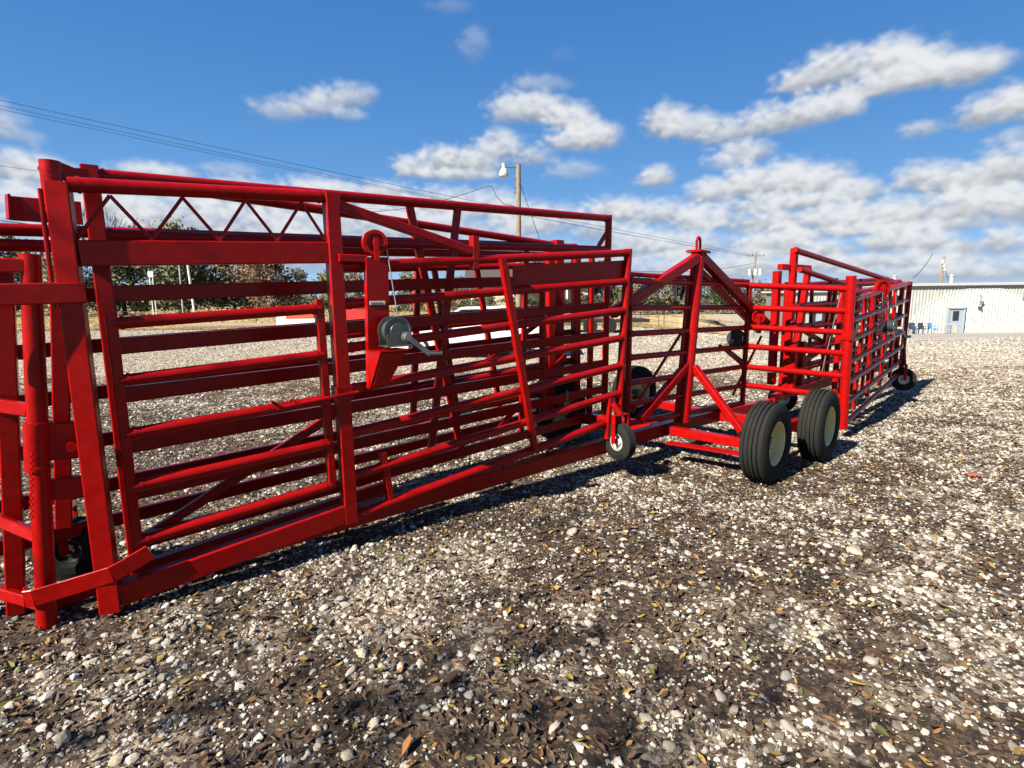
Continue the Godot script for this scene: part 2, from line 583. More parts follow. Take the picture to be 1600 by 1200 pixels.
func build_ground() -> void:
	var xs := []
	var zs := []
	var x := -12.0
	while x <= 14.0:
		xs.append(x)
		x += 0.2
	for k in [-16, -22, -30, -45, -70, -120, -250, -600]:
		xs.push_front(float(k))
	for k in [15, 17, 19, 22, 26, 31, 37, 44, 52, 62, 75, 95, 130, 250, 600]:
		xs.append(float(k))
	var z := 3.0
	while z >= -16.0:
		zs.append(z)
		z -= 0.2
	for k in [-17, -18.5, -20, -22, -25, -28, -32, -36, -41, -46, -52, -60, -70, -85, -105, -130, -200, -400, -800]:
		zs.append(float(k))
	zs.push_front(12.0)
	zs.push_front(60.0)
	zs.push_front(300.0)
	var st := fresh()
	for zz in zs:
		for xx in xs:
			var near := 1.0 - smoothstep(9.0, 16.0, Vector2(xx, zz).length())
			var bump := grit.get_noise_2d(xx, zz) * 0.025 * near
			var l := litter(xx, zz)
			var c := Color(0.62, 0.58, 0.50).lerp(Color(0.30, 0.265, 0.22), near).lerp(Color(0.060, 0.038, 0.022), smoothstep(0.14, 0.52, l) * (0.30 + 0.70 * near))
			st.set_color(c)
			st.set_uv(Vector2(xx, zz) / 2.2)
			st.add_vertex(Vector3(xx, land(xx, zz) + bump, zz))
	var w := xs.size()
	for j in zs.size() - 1:
		for i in w - 1:
			var a := j * w + i
			for k in [a, a + w, a + 1, a + 1, a + w, a + w + 1]:
				st.add_index(k)
	st.generate_normals()
	st.generate_tangents()
	var m := StandardMaterial3D.new()
	m.vertex_color_use_as_albedo = true
	m.roughness = 0.95
	var f := FastNoiseLite.new()
	f.seed = 3
	f.noise_type = FastNoiseLite.TYPE_CELLULAR
	f.frequency = 0.045
	f.cellular_return_type = FastNoiseLite.RETURN_CELL_VALUE
	f.fractal_octaves = 2
	var g := Gradient.new()
	g.set_color(0, Color(0.28, 0.22, 0.17))
	g.set_color(1, Color(0.98, 0.97, 0.94))
	g.add_point(0.34, Color(0.42, 0.36, 0.29))
	g.add_point(0.55, Color(0.80, 0.77, 0.72))
	var t := NoiseTexture2D.new()
	t.width = 1536
	t.height = 1536
	t.seamless = true
	t.noise = f
	t.color_ramp = g
	m.albedo_texture = t
	m.normal_enabled = true
	m.normal_texture = bump_map(0.045, FastNoiseLite.TYPE_CELLULAR, 1024, 3, 10.0)
	m.normal_scale = 1.0
	var gr := MeshInstance3D.new()
	gr.mesh = st.commit()
	gr.material_override = m
	put(self, gr, "ground")
	gr.set_meta("kind", "structure")

	# loose stones and fallen leaves
	var rr := RandomNumberGenerator.new()
	rr.seed = 21
	var stone_m := paint(1, 1, 1, 0.92)
	stone_m.vertex_color_use_as_albedo = true
	stone_m.uv1_triplanar = true
	stone_m.uv1_scale = Vector3.ONE * 0.7
	stone_m.albedo_texture = noise_map(0.02, FastNoiseLite.TYPE_SIMPLEX_SMOOTH, 256, Color(0.72, 0.70, 0.66), Color(1, 1, 1), 8)
	var at := []
	var tone := []
	for pass_ in [[150000, 1.75, 8.5, 0.003, 0.0095], [105000, 1.75, 9.5, 0.006, 0.018], [30000, 1.8, 10.0, 0.013, 0.030], [60000, 8.5, 22.0, 0.016, 0.034], [30000, 20.0, 35.0, 0.03, 0.055]]:
		for i in pass_[0]:
			var p := spot(rr, pass_[1], pass_[2])
			var keep := rr.randf()
			if keep < smoothstep(0.24, 0.74, litter(p.x, p.z)) * 0.76:
				continue
			var r: float = lerp(pass_[3], pass_[4], pow(rr.randf(), 2.0))
			p.y += grit.get_noise_2d(p.x, p.z) * 0.025 * (1.0 - smoothstep(9.0, 16.0, Vector2(p.x, p.z).length())) + r * 0.14
			var b := Basis.from_euler(Vector3(rr.randf_range(-0.5, 0.5), rr.randf() * TAU, rr.randf_range(-0.5, 0.5)))
			b = b.scaled_local(Vector3(r * rr.randf_range(0.9, 1.6), r * rr.randf_range(0.35, 0.7), r * rr.randf_range(0.7, 1.15)))
			at.append(Transform3D(b, p))
			tone.append(rock_tone(rr))
	scatter(gr, "loose_gravel", stone_mesh(0.32, 5, false), stone_m, at, tone)
	at = []
	tone = []
	var leaf_m := paint(1, 1, 1, 0.8)
	leaf_m.vertex_color_use_as_albedo = true
	leaf_m.backlight_enabled = true
	leaf_m.backlight = Color(0.12, 0.08, 0.03)
	leaf_m.cull_mode = BaseMaterial3D.CULL_DISABLED
	for i in 210000:
		var p := spot(rr, 1.75, 13.0)
		if rr.randf() > smoothstep(0.10, 0.62, litter(p.x, p.z)) + 0.10:
			continue
		var s := lerp(0.008, 0.058, pow(rr.randf(), 1.6))
		p.y += grit.get_noise_2d(p.x, p.z) * 0.025 + rr.randf_range(0.002, 0.02)
		var b := Basis.from_euler(Vector3(rr.randf_range(-0.6, 0.6), rr.randf() * TAU, rr.randf_range(-0.6, 0.6)))
		if rr.randf() < 0.4:
			b = b * Basis(Vector3.RIGHT, PI)
		at.append(Transform3D(b.scaled_local(Vector3(s, s, s * rr.randf_range(0.6, 1.3))), p))
		tone.append(leaf_tone(rr))
	scatter(gr, "leaf_litter", leaf_mesh(0.16, 0.24), leaf_m, at, tone)
	# the largest stones and leaves nearest the camera, one by one
	var stones := [stone_mesh(0.26, 31, true), stone_mesh(0.34, 32, true), stone_mesh(0.22, 33, true), stone_mesh(0.40, 34, true)]
	var tones := []
	for c in [[0.46, 0.44, 0.40], [0.38, 0.35, 0.29], [0.30, 0.29, 0.28], [0.20, 0.19, 0.17], [0.43, 0.39, 0.33]]:
		var sm := paint(c[0], c[1], c[2], 0.9)
		sm.uv1_triplanar = true
		sm.uv1_scale = Vector3.ONE * 0.8
		sm.albedo_texture = noise_map(0.025, FastNoiseLite.TYPE_SIMPLEX_SMOOTH, 256, Color(0.66, 0.62, 0.56), Color(1, 1, 1), 40 + tones.size())
		sm.normal_enabled = true
		sm.normal_texture = bump_map(0.05, FastNoiseLite.TYPE_SIMPLEX_SMOOTH, 256, 50 + tones.size(), 6.0)
		tones.append(sm)
	for i in 290:
		var p := spot(rr, 1.9, 4.2)
		var r := rr.randf_range(0.014, 0.031) * (1.35 if rr.randf() < 0.12 else 1.0)
		p.y += grit.get_noise_2d(p.x, p.z) * 0.025 + r * 0.2
		var b := Basis.from_euler(Vector3(rr.randf_range(-0.4, 0.4), rr.randf() * TAU, rr.randf_range(-0.4, 0.4)))
		b = b.scaled_local(Vector3(r * rr.randf_range(0.9, 1.5), r * rr.randf_range(0.45, 0.75), r * rr.randf_range(0.8, 1.1)))
		again(gr, "stone", stones[i % 4], tones[rr.randi() % 5], Transform3D(b, p))
	var lm := []
	for c in [[0.30, 0.20, 0.02], [0.20, 0.09, 0.02], [0.060, 0.036, 0.018], [0.11, 0.12, 0.02]]:
		var q := paint(c[0], c[1], c[2], 0.65)
		q.backlight_enabled = true
		q.backlight = Color(0.2, 0.14, 0.03)
		q.cull_mode = BaseMaterial3D.CULL_DISABLED
		lm.append(q)
	var lf := [leaf_mesh(0.16, 0.16), leaf_mesh(0.22, 0.24), leaf_mesh(0.08, 0.2)]
	for i in 150:
		var p := spot(rr, 1.9, 4.6)
		var s := rr.randf_range(0.045, 0.085)
		p.y += grit.get_noise_2d(p.x, p.z) * 0.025 + 0.022
		var b := Basis.from_euler(Vector3(rr.randf_range(-0.4, 0.4), rr.randf() * TAU, rr.randf_range(-0.4, 0.4)))
		var kind := 2 if rr.randf() < 0.78 else rr.randi() % 4
		again(gr, "leaf", lf[i % 3], lm[kind], Transform3D(b.scaled_local(Vector3.ONE * s), p))


# ---------------------------------------------------------------- the corral; x runs along it to the rear, z towards the near side
func V(s: float, h: float, t: float) -> Vector3:
	return Vector3(s, h, t)


func big_wheel(root: Node, s: float, t: float, axis: Vector3) -> void:
	var c := V(s, 0.375, t)
	var d := axis.normalized()
	var st := fresh()
	# ribbed implement tyre: bead, sidewall, shoulder, five ribs, and back
	var prof := [Vector2(0.092, 0.200), Vector2(0.112, 0.220), Vector2(0.122, 0.262), Vector2(0.121, 0.305), Vector2(0.113, 0.340), Vector2(0.100, 0.364)]
	for k in 5:
		var x0 := 0.092 - k * 0.0395
		var crown := 0.380 - absf(k - 2.0) * 0.0035
		prof.append_array([Vector2(x0, crown), Vector2(x0 - 0.026, crown)])
		if k < 4:
			prof.append_array([Vector2(x0 - 0.029, crown - 0.016), Vector2(x0 - 0.037, crown - 0.016)])
	prof.append_array([Vector2(-0.100, 0.364), Vector2(-0.113, 0.340), Vector2(-0.121, 0.305), Vector2(-0.122, 0.262), Vector2(-0.112, 0.220), Vector2(-0.092, 0.200)])
	lathe(st, prof, c, d, 56)
	var hub := fresh()
	cone(hub, c - d * 0.10, c + d * 0.04, 0.042, 0.038, 18)
	for i in 5:
		var p := TAU * i / 5
		var x := across(d, Vector3(0, 1, 0))
		var e := x * cos(p) + d.cross(x) * sin(p)
		tube(hub, c + e * 0.085 + d * -0.01, c + e * 0.085 + d * 0.026, 0.010, 8)
	var w := part(root, "wheel", hub, M.grey)
	part(w, "tyre", st, M.rubber)
	var rm := fresh()
	lathe(rm, [Vector2(0.092, 0.212), Vector2(0.099, 0.207), Vector2(0.094, 0.197), Vector2(0.050, 0.184), Vector2(0.0, 0.178), Vector2(-0.004, 0.160), Vector2(0.012, 0.120), Vector2(0.008, 0.055), Vector2(0.008, 0.0)], c, d, 44)
	lathe(rm, [Vector2(-0.100, 0.214), Vector2(-0.106, 0.206), Vector2(-0.098, 0.196), Vector2(-0.05, 0.180), Vector2(0.005, 0.176), Vector2(0.002, 0.160), Vector2(0.010, 0.055)], c, -d * -1.0, 44)
	part(w, "rim", rm, M.cream)


func small_wheel(root: Node, c: Vector3, axis: Vector3, top: Vector3, big: float, hub := "white") -> void:
	var d := axis.normalized()
	var fork := fresh()
	bar(fork, c + d * 0.085, c + d * 0.085 + Vector3(0, 0.26, 0), 0.05, 0.012, across(Vector3(0, 1, 0), d.cross(Vector3.UP)))
	bar(fork, c - d * 0.085, c - d * 0.085 + Vector3(0, 0.26, 0), 0.05, 0.012, across(Vector3(0, 1, 0), d.cross(Vector3.UP)))
	bar(fork, c + d * 0.085 + Vector3(0, 0.255, 0), c - d * 0.085 + Vector3(0, 0.255, 0), 0.05, 0.012, d.cross(Vector3.UP))
	tube(fork, c + Vector3(0, 0.26, 0), top, 0.03, 12)
	tube(fork, c - d * 0.1, c + d * 0.1, 0.012, 10)
	var w := part(root, "caster_wheel", fork, M.red)
	var st := fresh()
	var prof := [Vector2(0.045, 0.080), Vector2(0.060, 0.102), Vector2(0.064, 0.146), Vector2(0.056, 0.182)]
	for k in 5:
		var x0 := 0.048 - k * 0.0205
		prof.append_array([Vector2(x0, 0.2), Vector2(x0 - 0.012, 0.2), Vector2(x0 - 0.015, 0.194), Vector2(x0 - 0.019, 0.194)])
	prof.append_array([Vector2(-0.056, 0.182), Vector2(-0.064, 0.146), Vector2(-0.060, 0.102), Vector2(-0.045, 0.080)])
	for i in prof.size():
		prof[i] *= big
	lathe(st, prof, c, d, 40)
	part(w, "tyre", st, M.rubber)
	var rm := fresh()
	for k in [1.0, -1.0]:
		lathe(rm, [Vector2(0.047, 0.084), Vector2(0.048, 0.076), Vector2(0.020, 0.068), Vector2(0.016, 0.045), Vector2(0.040, 0.034), Vector2(0.040, 0.0)], c, d * k, 32)
	part(w, "rim", rm, M[hub])


func sheave(root: Node, called: String, c: Vector3, axis: Vector3, r: float, m: Material) -> void:
	var d := axis.normalized()
	var st := fresh()
	lathe(st, [Vector2(-0.022, r * 0.72), Vector2(-0.022, r), Vector2(-0.006, r * 0.86), Vector2(0.006, r * 0.86), Vector2(0.022, r), Vector2(0.022, r * 0.72), Vector2(-0.022, r * 0.72)], c, d, 32)
	lathe(st, [Vector2(-0.03, 0.0), Vector2(-0.03, r * 0.25), Vector2(0.03, r * 0.25), Vector2(0.03, 0.0)], c, d, 20)
	cone(st, c - d * 0.004, c + d * 0.004, r * 0.8, r * 0.8, 24)
	var x := across(d, Vector3(0, 1, 0))
	for i in 5:
		var p := TAU * i / 5 + 0.4
		var e := x * cos(p) + d.cross(x) * sin(p)
		tube(st, c + e * r * 0.2, c + e * r * 0.78, r * 0.1, 8)
	var w := part(root, called, st, m)
	var ck := fresh()
	for k in [-1.0, 1.0]:
		bar(ck, c + d * 0.036 * k - Vector3(0, r * 1.35, 0), c + d * 0.036 * k + Vector3(0, r * 0.35, 0), r * 0.42, 0.008, across(Vector3(0, 1, 0), d.cross(Vector3.UP)))
	part(w, "cheek_plate", ck, m)


func winch(root: Node, c: Vector3, out_: Vector3, along: Vector3, m: Material) -> void:
	# c is the drum's middle, its axle runs along out_
	var d := out_.normalized() * 0.8
	var a := along.normalized() * 0.8
	var body := fresh()
	for k in [-0.080, 0.080]:
		var q: Vector3 = c + d * k
		plate(body, [q - a * 0.11 + Vector3(0, -0.096, 0), q + a * 0.10 + Vector3(0, -0.096, 0), q + a * 0.04 + Vector3(0, 0.010, 0), q - a * 0.11 + Vector3(0, -0.016, 0)], d * 0.007)
	bar(body, c - a * 0.11 + Vector3(0, -0.096, 0), c + a * 0.10 + Vector3(0, -0.096, 0), 0.15, 0.008, d)
	var w := part(root, "winch", body, m)
	var drum := fresh()
	var prof := [Vector2(-0.0528, 0.0000), Vector2(-0.0528, 0.1000), Vector2(-0.0464, 0.1000), Vector2(-0.0448, 0.0688)]
	for k in 9:
		prof.append_array([Vector2(-0.04 + k * 0.0092, 0.077), Vector2(-0.0356 + k * 0.0092, 0.070)])
	prof.append_array([Vector2(0.0448, 0.0688), Vector2(0.0464, 0.1000), Vector2(0.0528, 0.1000), Vector2(0.0528, 0.0864), Vector2(0.0480, 0.0832), Vector2(0.0480, 0.0560), Vector2(0.0528, 0.0528), Vector2(0.0528, 0.0000)])
	lathe(drum, prof, c, d, 36)
	part(w, "cable_drum", drum, m)
	var cr := fresh()
	var hub := c + d * 0.12 + a * 0.05 + Vector3(0, -0.036, 0)
	tube(cr, hub - d * 0.06, hub + d * 0.03, 0.018, 12)
	lathe(cr, [Vector2(0.0280, 0.0000), Vector2(0.0280, 0.0240), Vector2(0.0000, 0.0240), Vector2(-0.0040, 0.0360), Vector2(-0.0112, 0.0360)], hub, d, 18)
	var tip := hub + a * 0.2 + Vector3(0, -0.124, 0)
	bar(cr, hub + d * 0.02, tip + d * 0.02, 0.008, 0.036, d)
	part(w, "crank", cr, M.steel)
	var gr := fresh()
	cone(gr, tip, tip + d * 0.06 + a * 0.10, 0.018, 0.02, 12)
	part(w, "crank_grip", gr, M.black)


func build_corral() -> void:
	var root := thing("livestock_corral", "long red portable steel corral on wheels, its pipe panels folded together", "livestock corral", Vector3(-2.271, 0, -2.937), deg_to_rad(36.4))
	var st: SurfaceTool

	# ---- front frame with the truss over the gateway
	st = fresh()
	bar(st, V(0.050, 0.117, -0.000), V(1.355, 0.273, -0.000), 0.085, 0.13)
	var fr := part(root, "entrance_frame", st, M.red, "tall square-tube frame with a zigzag truss above its gateway")
	st = fresh()
	bar(st, V(0.005, 0.035, -0.000), V(0.012, 2.340, -0.000), 0.095, 0.10, Vector3(-0.20, 0, 1))
	part(fr, "post", st, M.red)
	beam(fr, "post", V(1.393, 0.200, -0.000), V(1.391, 2.412, -0.000), 0.09, 0.09)
	rail(fr, "top_rail", V(0.050, 2.334, -0.000), V(1.359, 2.392, 0.000), 0.038)
	beam(fr, "header_beam", V(0.063, 1.995, -0.000), V(1.349, 2.043, 0.000), 0.065, 0.132)
	var zig := [V(0.062, 2.069, -0.000), V(0.221, 2.296, -0.000), V(0.387, 2.081, -0.000), V(0.554, 2.316, -0.000), V(0.723, 2.093, -0.000), V(0.880, 2.330, -0.000), V(1.044, 2.104, -0.000), V(1.204, 2.344, -0.000), V(1.341, 2.125, -0.000)]
	for i in 8:
		rail(fr, "truss_rod", zig[i], zig[i + 1], 0.0095)
	rail(fr, "pipe_stub", V(-0.016, 2.200, -0.105), V(-0.011, 2.460, -0.105), 0.047)
	st = fresh()
	bar(st, V(0.018, 2.420, -0.110), V(0.081, 2.406, -0.170), 0.012, 0.085)
	bar(st, V(0.081, 2.406, -0.170), V(0.145, 2.422, -0.220), 0.012, 0.085)
	part(fr, "curved_strap", st, M.red)
	st = fresh()
	bar(st, V(-0.065, 1.720, -0.000), V(-0.060, 2.301, 0.000), 0.06, 0.02)
	part(fr, "side_channel", st, M.red)

	# ---- the small walk-through gate in it
	st = fresh()
	bar(st, V(0.158, 0.336, 0.010), V(0.165, 1.690, 0.010), 0.052, 0.052)
	bar(st, V(1.281, 0.479, 0.010), V(1.270, 1.745, 0.010), 0.052, 0.052)
	var wg := part(root, "walk_gate", st, M.red, "small five-rail gate inside the tall front frame")
	rail(wg, "rail", V(0.165, 1.631, 0.010), V(1.276, 1.687, 0.010), 0.033)
	rail(wg, "rail", V(0.165, 1.322, 0.010), V(1.276, 1.386, 0.010), 0.033)
	rail(wg, "rail", V(0.165, 1.023, 0.010), V(1.276, 1.088, 0.010), 0.033)
	rail(wg, "rail", V(0.165, 0.723, 0.010), V(1.276, 0.787, 0.010), 0.033)
	rail(wg, "rail", V(0.165, 0.401, 0.010), V(1.276, 0.496, 0.010), 0.033)
	st = fresh()
	tube(st, V(0.955, 1.074, 0.055), V(1.483, 1.121, 0.055), 0.013)
	tube(st, V(0.974, 1.080, 0.055), V(0.919, 1.127, 0.070), 0.009)
	path(st, [V(1.030, 1.052, 0.050), V(1.039, 1.120, 0.050), V(1.059, 1.120, 0.060), V(1.068, 1.062, 0.060)], 0.006)
	part(wg, "latch_rod", st, M.red)
	st = fresh()
	bar(st, V(1.392, 1.073, 0.000), V(1.392, 1.169, 0.000), 0.115, 0.115)
	part(fr, "latch_collar", st, M.red)

	# ---- near front panel, hinged to the frame
	st = fresh()
	tube(st, V(4.097, 0.499, -0.000), V(4.201, 2.176, 0.000), 0.038, 14)
	var fp := part(root, "near_panel", st, M.red, "front near-side panel of seven sloping pipe rails with a sheet at its top corner")
	rail(fp, "rail", V(1.433, 1.959, 0.000), V(4.193, 2.141, -0.000), 0.034)
	rail(fp, "rail", V(1.433, 1.710, 0.000), V(4.178, 1.877, 0.000), 0.034)
	rail(fp, "rail", V(1.433, 1.419, 0.000), V(4.170, 1.608, -0.000), 0.034)
	rail(fp, "rail", V(1.433, 1.137, 0.000), V(4.155, 1.347, -0.000), 0.034)
	rail(fp, "rail", V(1.433, 0.830, 0.000), V(4.139, 1.079, -0.000), 0.034)
	rail(fp, "rail", V(1.433, 0.526, 0.000), V(4.124, 0.815, -0.000), 0.034)
	rail(fp, "rail", V(1.433, 0.234, 0.000), V(3.914, 0.541, 0.000), 0.038)
	beam(fp, "upright", V(2.707, 2.045, 0.045), V(3.024, 0.442, 0.045), 0.045, 0.062)
	beam(fp, "upright", V(3.960, 0.786, 0.020), V(3.909, 0.395, 0.040), 0.05, 0.045)
	beam(fp, "upright", V(1.660, 0.655, 0.000), V(1.705, 0.277, -0.000), 0.05, 0.05)
	st = fresh()
	plate(st, [V(2.858, 1.996, -0.020), V(4.163, 2.073, -0.020), V(4.163, 1.891, -0.020), V(2.856, 1.805, -0.020)], Vector3(0, 0, 0.008))
	part(fp, "sheet_panel", st, M.red)
	st = fresh()
	tube(st, V(2.785, 1.971, -0.010), V(2.810, 1.796, -0.010), 0.022)
	part(fp, "hinge", st, M.red)
	beam(fr, "diagonal_brace", V(1.424, 2.349, -0.000), V(2.470, 2.089, -0.000), 0.06, 0.062)
	beam(fp, "post_stub", V(2.475, 1.963, -0.000), V(2.479, 2.209, -0.000), 0.065, 0.06)
	for c in [V(3.493, 0.895, -0.065), V(4.049, 0.919, -0.065)]:
		st = fresh()
		for k in 7:
			var q: Vector3 = c - Vector3(0, k * 0.033, 0)
			path(st, [q + Vector3(-0.011, 0, 0.005), q + Vector3(0.011, -0.012, -0.008), q + Vector3(0, -0.03, 0.005)], 0.005, 6)
		part(fp, "chain", st, M.steel)

	# ---- board with pulley and winch
	st = fresh()
	plate(st, [V(1.571, 2.017, 0.075), V(1.725, 2.020, 0.075), V(1.702, 1.156, 0.075), V(1.544, 1.144, 0.075)], Vector3(0, 0, 0.05))
	bar(st, V(1.401, 2.009, 0.060), V(1.584, 2.007, 0.060), 0.05, 0.05)
	var wb := part(root, "winch_board", st, M.red, "upright red board carrying a pulley and a grey hand winch")
	st = fresh()
	plate(st, [V(1.551, 1.402, 0.100), V(1.564, 1.403, 0.270), V(1.765, 1.405, 0.270), V(1.755, 1.404, 0.100)], Vector3(0, 0.01, 0))
	plate(st, [V(1.555, 1.397, 0.100), V(1.569, 1.398, 0.270), V(1.555, 1.149, 0.100)], Vector3(0.01, 0, 0))
	plate(st, [V(1.573, 1.393, 0.265), V(1.752, 1.396, 0.265), V(1.672, 1.161, 0.118), V(1.569, 1.159, 0.118)], Vector3(0, -0.0045, 0.007))
	part(wb, "bracket", st, M.red)
	sheave(wb, "pulley", V(1.640, 2.112, 0.085), Vector3(-0.12, 0, 1), 0.084, M.red)
	winch(wb, V(1.710, 1.527, 0.185), Vector3(0.0, 0, 1), Vector3(1, 0, 0), M.zinc)
	st = fresh()
	tube(st, V(1.713, 2.101, 0.100), V(1.742, 1.570, 0.190), 0.0045, 8)
	part(wb, "cable", st, M.steel)
	st = fresh()
	block(st, V(1.632, 1.717, 0.102), Vector3(0.11, 0.024, 0.003), 0.001)
	var lab := part(wb, "label_strip", st, M.white)
	st = fresh()
	block(st, V(1.628, 1.716, 0.105), Vector3(0.085, 0.008, 0.002), 0.0005)
	part(lab, "print", st, M.grey)

	# ---- second panel behind, with a high top rail
	st = fresh()
	bar(st, V(0.153, 0.070, -0.341), V(0.153, 2.499, -0.341), 0.085, 0.085)
	tube(st, V(5.125, 0.162, -1.185), V(5.176, 2.695, -1.200), 0.042, 14)
	var p2 := part(root, "second_panel", st, M.red, "tall panel behind the near one with its top rail above all others")
	rail(p2, "rail", V(0.172, 2.448, -0.344), V(5.146, 2.656, -1.191), 0.04)
	rail(p2, "rail", V(0.172, 2.121, -0.344), V(5.146, 2.293, -1.191), 0.04)
	beam(p2, "rail", V(0.172, 1.791, -0.344), V(5.146, 1.948, -1.191), 0.05, 0.095)
	beam(p2, "rail", V(0.172, 1.485, -0.344), V(5.146, 1.619, -1.191), 0.05, 0.095)
	beam(p2, "rail", V(0.172, 1.195, -0.344), V(5.146, 1.268, -1.191), 0.05, 0.095)
	beam(p2, "rail", V(0.172, 0.884, -0.344), V(5.146, 0.917, -1.191), 0.05, 0.095)
	beam(p2, "rail", V(0.172, 0.589, -0.344), V(5.146, 0.599, -1.191), 0.05, 0.095)
	beam(p2, "rail", V(0.172, 0.273, -0.344), V(5.146, 0.291, -1.191), 0.05, 0.095)
	beam(p2, "upright", V(2.823, 2.565, -0.787), V(2.403, 0.225, -0.717), 0.05, 0.062)
	beam(p2, "upright", V(2.314, 2.518, -0.734), V(2.824, 0.216, -0.819), 0.05, 0.062)
	beam(p2, "upright", V(3.744, 2.232, -0.973), V(3.632, 0.252, -0.954), 0.05, 0.05)
	beam(p2, "brace", V(0.220, 0.272, -0.393), V(1.619, 0.887, -0.627), 0.05, 0.06)
	beam(p2, "beam", V(-0.331, 0.056, -0.270), V(1.940, 0.156, -0.650), 0.07, 0.10)
	beam(p2, "corner_gusset", V(5.125, 2.484, -1.185), V(4.948, 2.317, -1.143), 0.012, 0.06)
	beam(p2, "lock_plate", V(1.943, 1.907, -0.630), V(1.960, 1.698, -0.633), 0.06, 0.09)

	# ---- third panel on the far side
	st = fresh()
	bar(st, V(-0.017, 0.355, -0.609), V(-0.017, 2.299, -0.609), 0.07, 0.07)
	var p3 := part(root, "third_panel", st, M.red, "far panel of the front stack, reaching out past the left edge")
	st = fresh()
	bar(st, V(4.504, 0.341, -1.365), V(4.504, 2.385, -1.365), 0.12, 0.12)
	part(p3, "post", st, M.red)
	rail(p3, "rail", V(-1.332, 2.117, -0.419), V(4.891, 2.335, -1.461), 0.036)
	rail(p3, "rail", V(-1.332, 2.034, -0.419), V(4.891, 2.229, -1.461), 0.036)
	beam(p3, "rail", V(-1.332, 1.741, -0.419), V(4.891, 1.941, -1.461), 0.05, 0.085)
	beam(p3, "rail", V(-1.332, 1.432, -0.419), V(4.891, 1.622, -1.461), 0.05, 0.085)
	beam(p3, "rail", V(-1.332, 1.148, -0.419), V(4.891, 1.303, -1.461), 0.05, 0.085)
	beam(p3, "rail", V(-1.332, 0.859, -0.419), V(4.891, 0.952, -1.461), 0.05, 0.085)
	beam(p3, "rail", V(-1.332, 0.565, -0.419), V(4.891, 0.633, -1.461), 0.05, 0.085)
	beam(p3, "rail", V(-1.332, 0.330, -0.419), V(4.891, 0.378, -1.461), 0.05, 0.085)
	rail(p3, "top_rail", V(0.129, 2.509, -0.664), V(4.891, 2.319, -1.461), 0.036)
	beam(p3, "upright", V(3.233, 2.323, -1.213), V(3.612, 0.443, -1.277), 0.05, 0.055)
	beam(p3, "upright", V(2.590, 2.318, -1.106), V(2.431, 0.463, -1.079), 0.05, 0.055)
	beam(p3, "upright", V(4.265, 0.323, -1.224), V(4.265, 2.310, -1.224), 0.09, 0.09)
	beam(p3, "upright", V(4.746, 0.314, -1.304), V(4.746, 2.313, -1.304), 0.09, 0.09)
	beam(p3, "upright", V(4.912, 0.256, -1.231), V(4.935, 2.230, -1.235), 0.06, 0.06)
	beam(p3, "brace", V(3.157, 1.073, -0.968), V(4.366, 1.613, -1.170), 0.04, 0.05)
	beam(p3, "brace", V(3.374, 0.391, -1.004), V(4.478, 1.061, -1.189), 0.04, 0.05)

	# ---- a fourth one folded against it
	var p4 := panel(root, "fourth_panel", V(1.757, 0, -1.020), V(3.973, 0, -1.000), [Vector2(1.990, 2.068), Vector2(1.721, 1.814), Vector2(1.434, 1.541), Vector2(1.146, 1.269), Vector2(0.858, 0.996), Vector2(0.571, 0.724)], 0.032, 0.036, "outermost panel on the far side of the front stack", Vector2(0.360, 2.018), Vector2(0.433, 2.095))
	beam(p4, "upright", V(2.697, 2.031, -1.040), V(2.915, 0.584, -1.040), 0.045, 0.05)

	# ---- hitch end on the left
	st = fresh()
	tube(st, V(-0.287, -0.014, -0.100), V(-0.139, 1.991, -0.100), 0.046, 20)
	tube(st, V(-0.232, 0.869, -0.100), V(-0.210, 1.126, -0.100), 0.055, 20)
	for h in [0.885, 1.115]:
		tube(st, V(-0.221 + (h - 0.875) * 0.09, h, -0.1), V(-0.2195 + (h - 0.875) * 0.09, h + 0.014, -0.1), 0.058, 20)
	var hf := part(root, "hitch_end", st, M.red, "round jack post with sleeve standing on the gravel at the left end")
	beam(hf, "post", V(-0.431, 0.010, -0.360), V(-0.268, 1.966, -0.360), 0.085, 0.085)
	beam(hf, "post", V(-0.586, 0.010, -0.420), V(-0.445, 1.695, -0.420), 0.08, 0.08)
	beam(hf, "post", V(-0.171, 0.465, -0.330), V(-0.055, 1.760, -0.330), 0.08, 0.08)
	beam(hf, "cross_tube", V(-0.709, 1.776, 0.030), V(0.068, 1.795, 0.030), 0.09, 0.105)
	beam(hf, "cross_tube", V(-0.218, 1.016, -0.120), V(-0.033, 1.004, -0.120), 0.06, 0.20)
	beam(hf, "cross_tube", V(-0.221, 0.749, -0.140), V(-0.035, 0.734, -0.140), 0.06, 0.115)
	beam(hf, "cross_tube", V(-0.515, 1.933, -0.090), V(-0.140, 1.931, -0.090), 0.06, 0.07)
	beam(hf, "cross_tube", V(-0.42, 1.225, -0.300), V(-0.23, 1.190, -0.130), 0.05, 0.07)
	beam(hf, "cross_tube", V(-0.46, 0.590, -0.330), V(-0.27, 0.500, -0.130), 0.05, 0.06)
	beam(hf, "cross_tube", V(-0.50, 0.16, -0.360), V(-0.29, 0.10, -0.150), 0.05, 0.06)
	st = fresh()
	tube(st, V(-0.085, 0.983, -0.090), V(-0.079, 0.983, -0.035), 0.018, 6)
	tube(st, V(-0.085, 0.983, -0.090), V(0.018, 0.930, -0.020), 0.022, 12)
	for k in 3:
		tube(st, V(-0.075, 0.985, -0.05 + k * 0.012), V(-0.075, 0.985, -0.044 + k * 0.012), 0.026, 10)
	part(hf, "bolt", st, M.red)
	st = fresh()
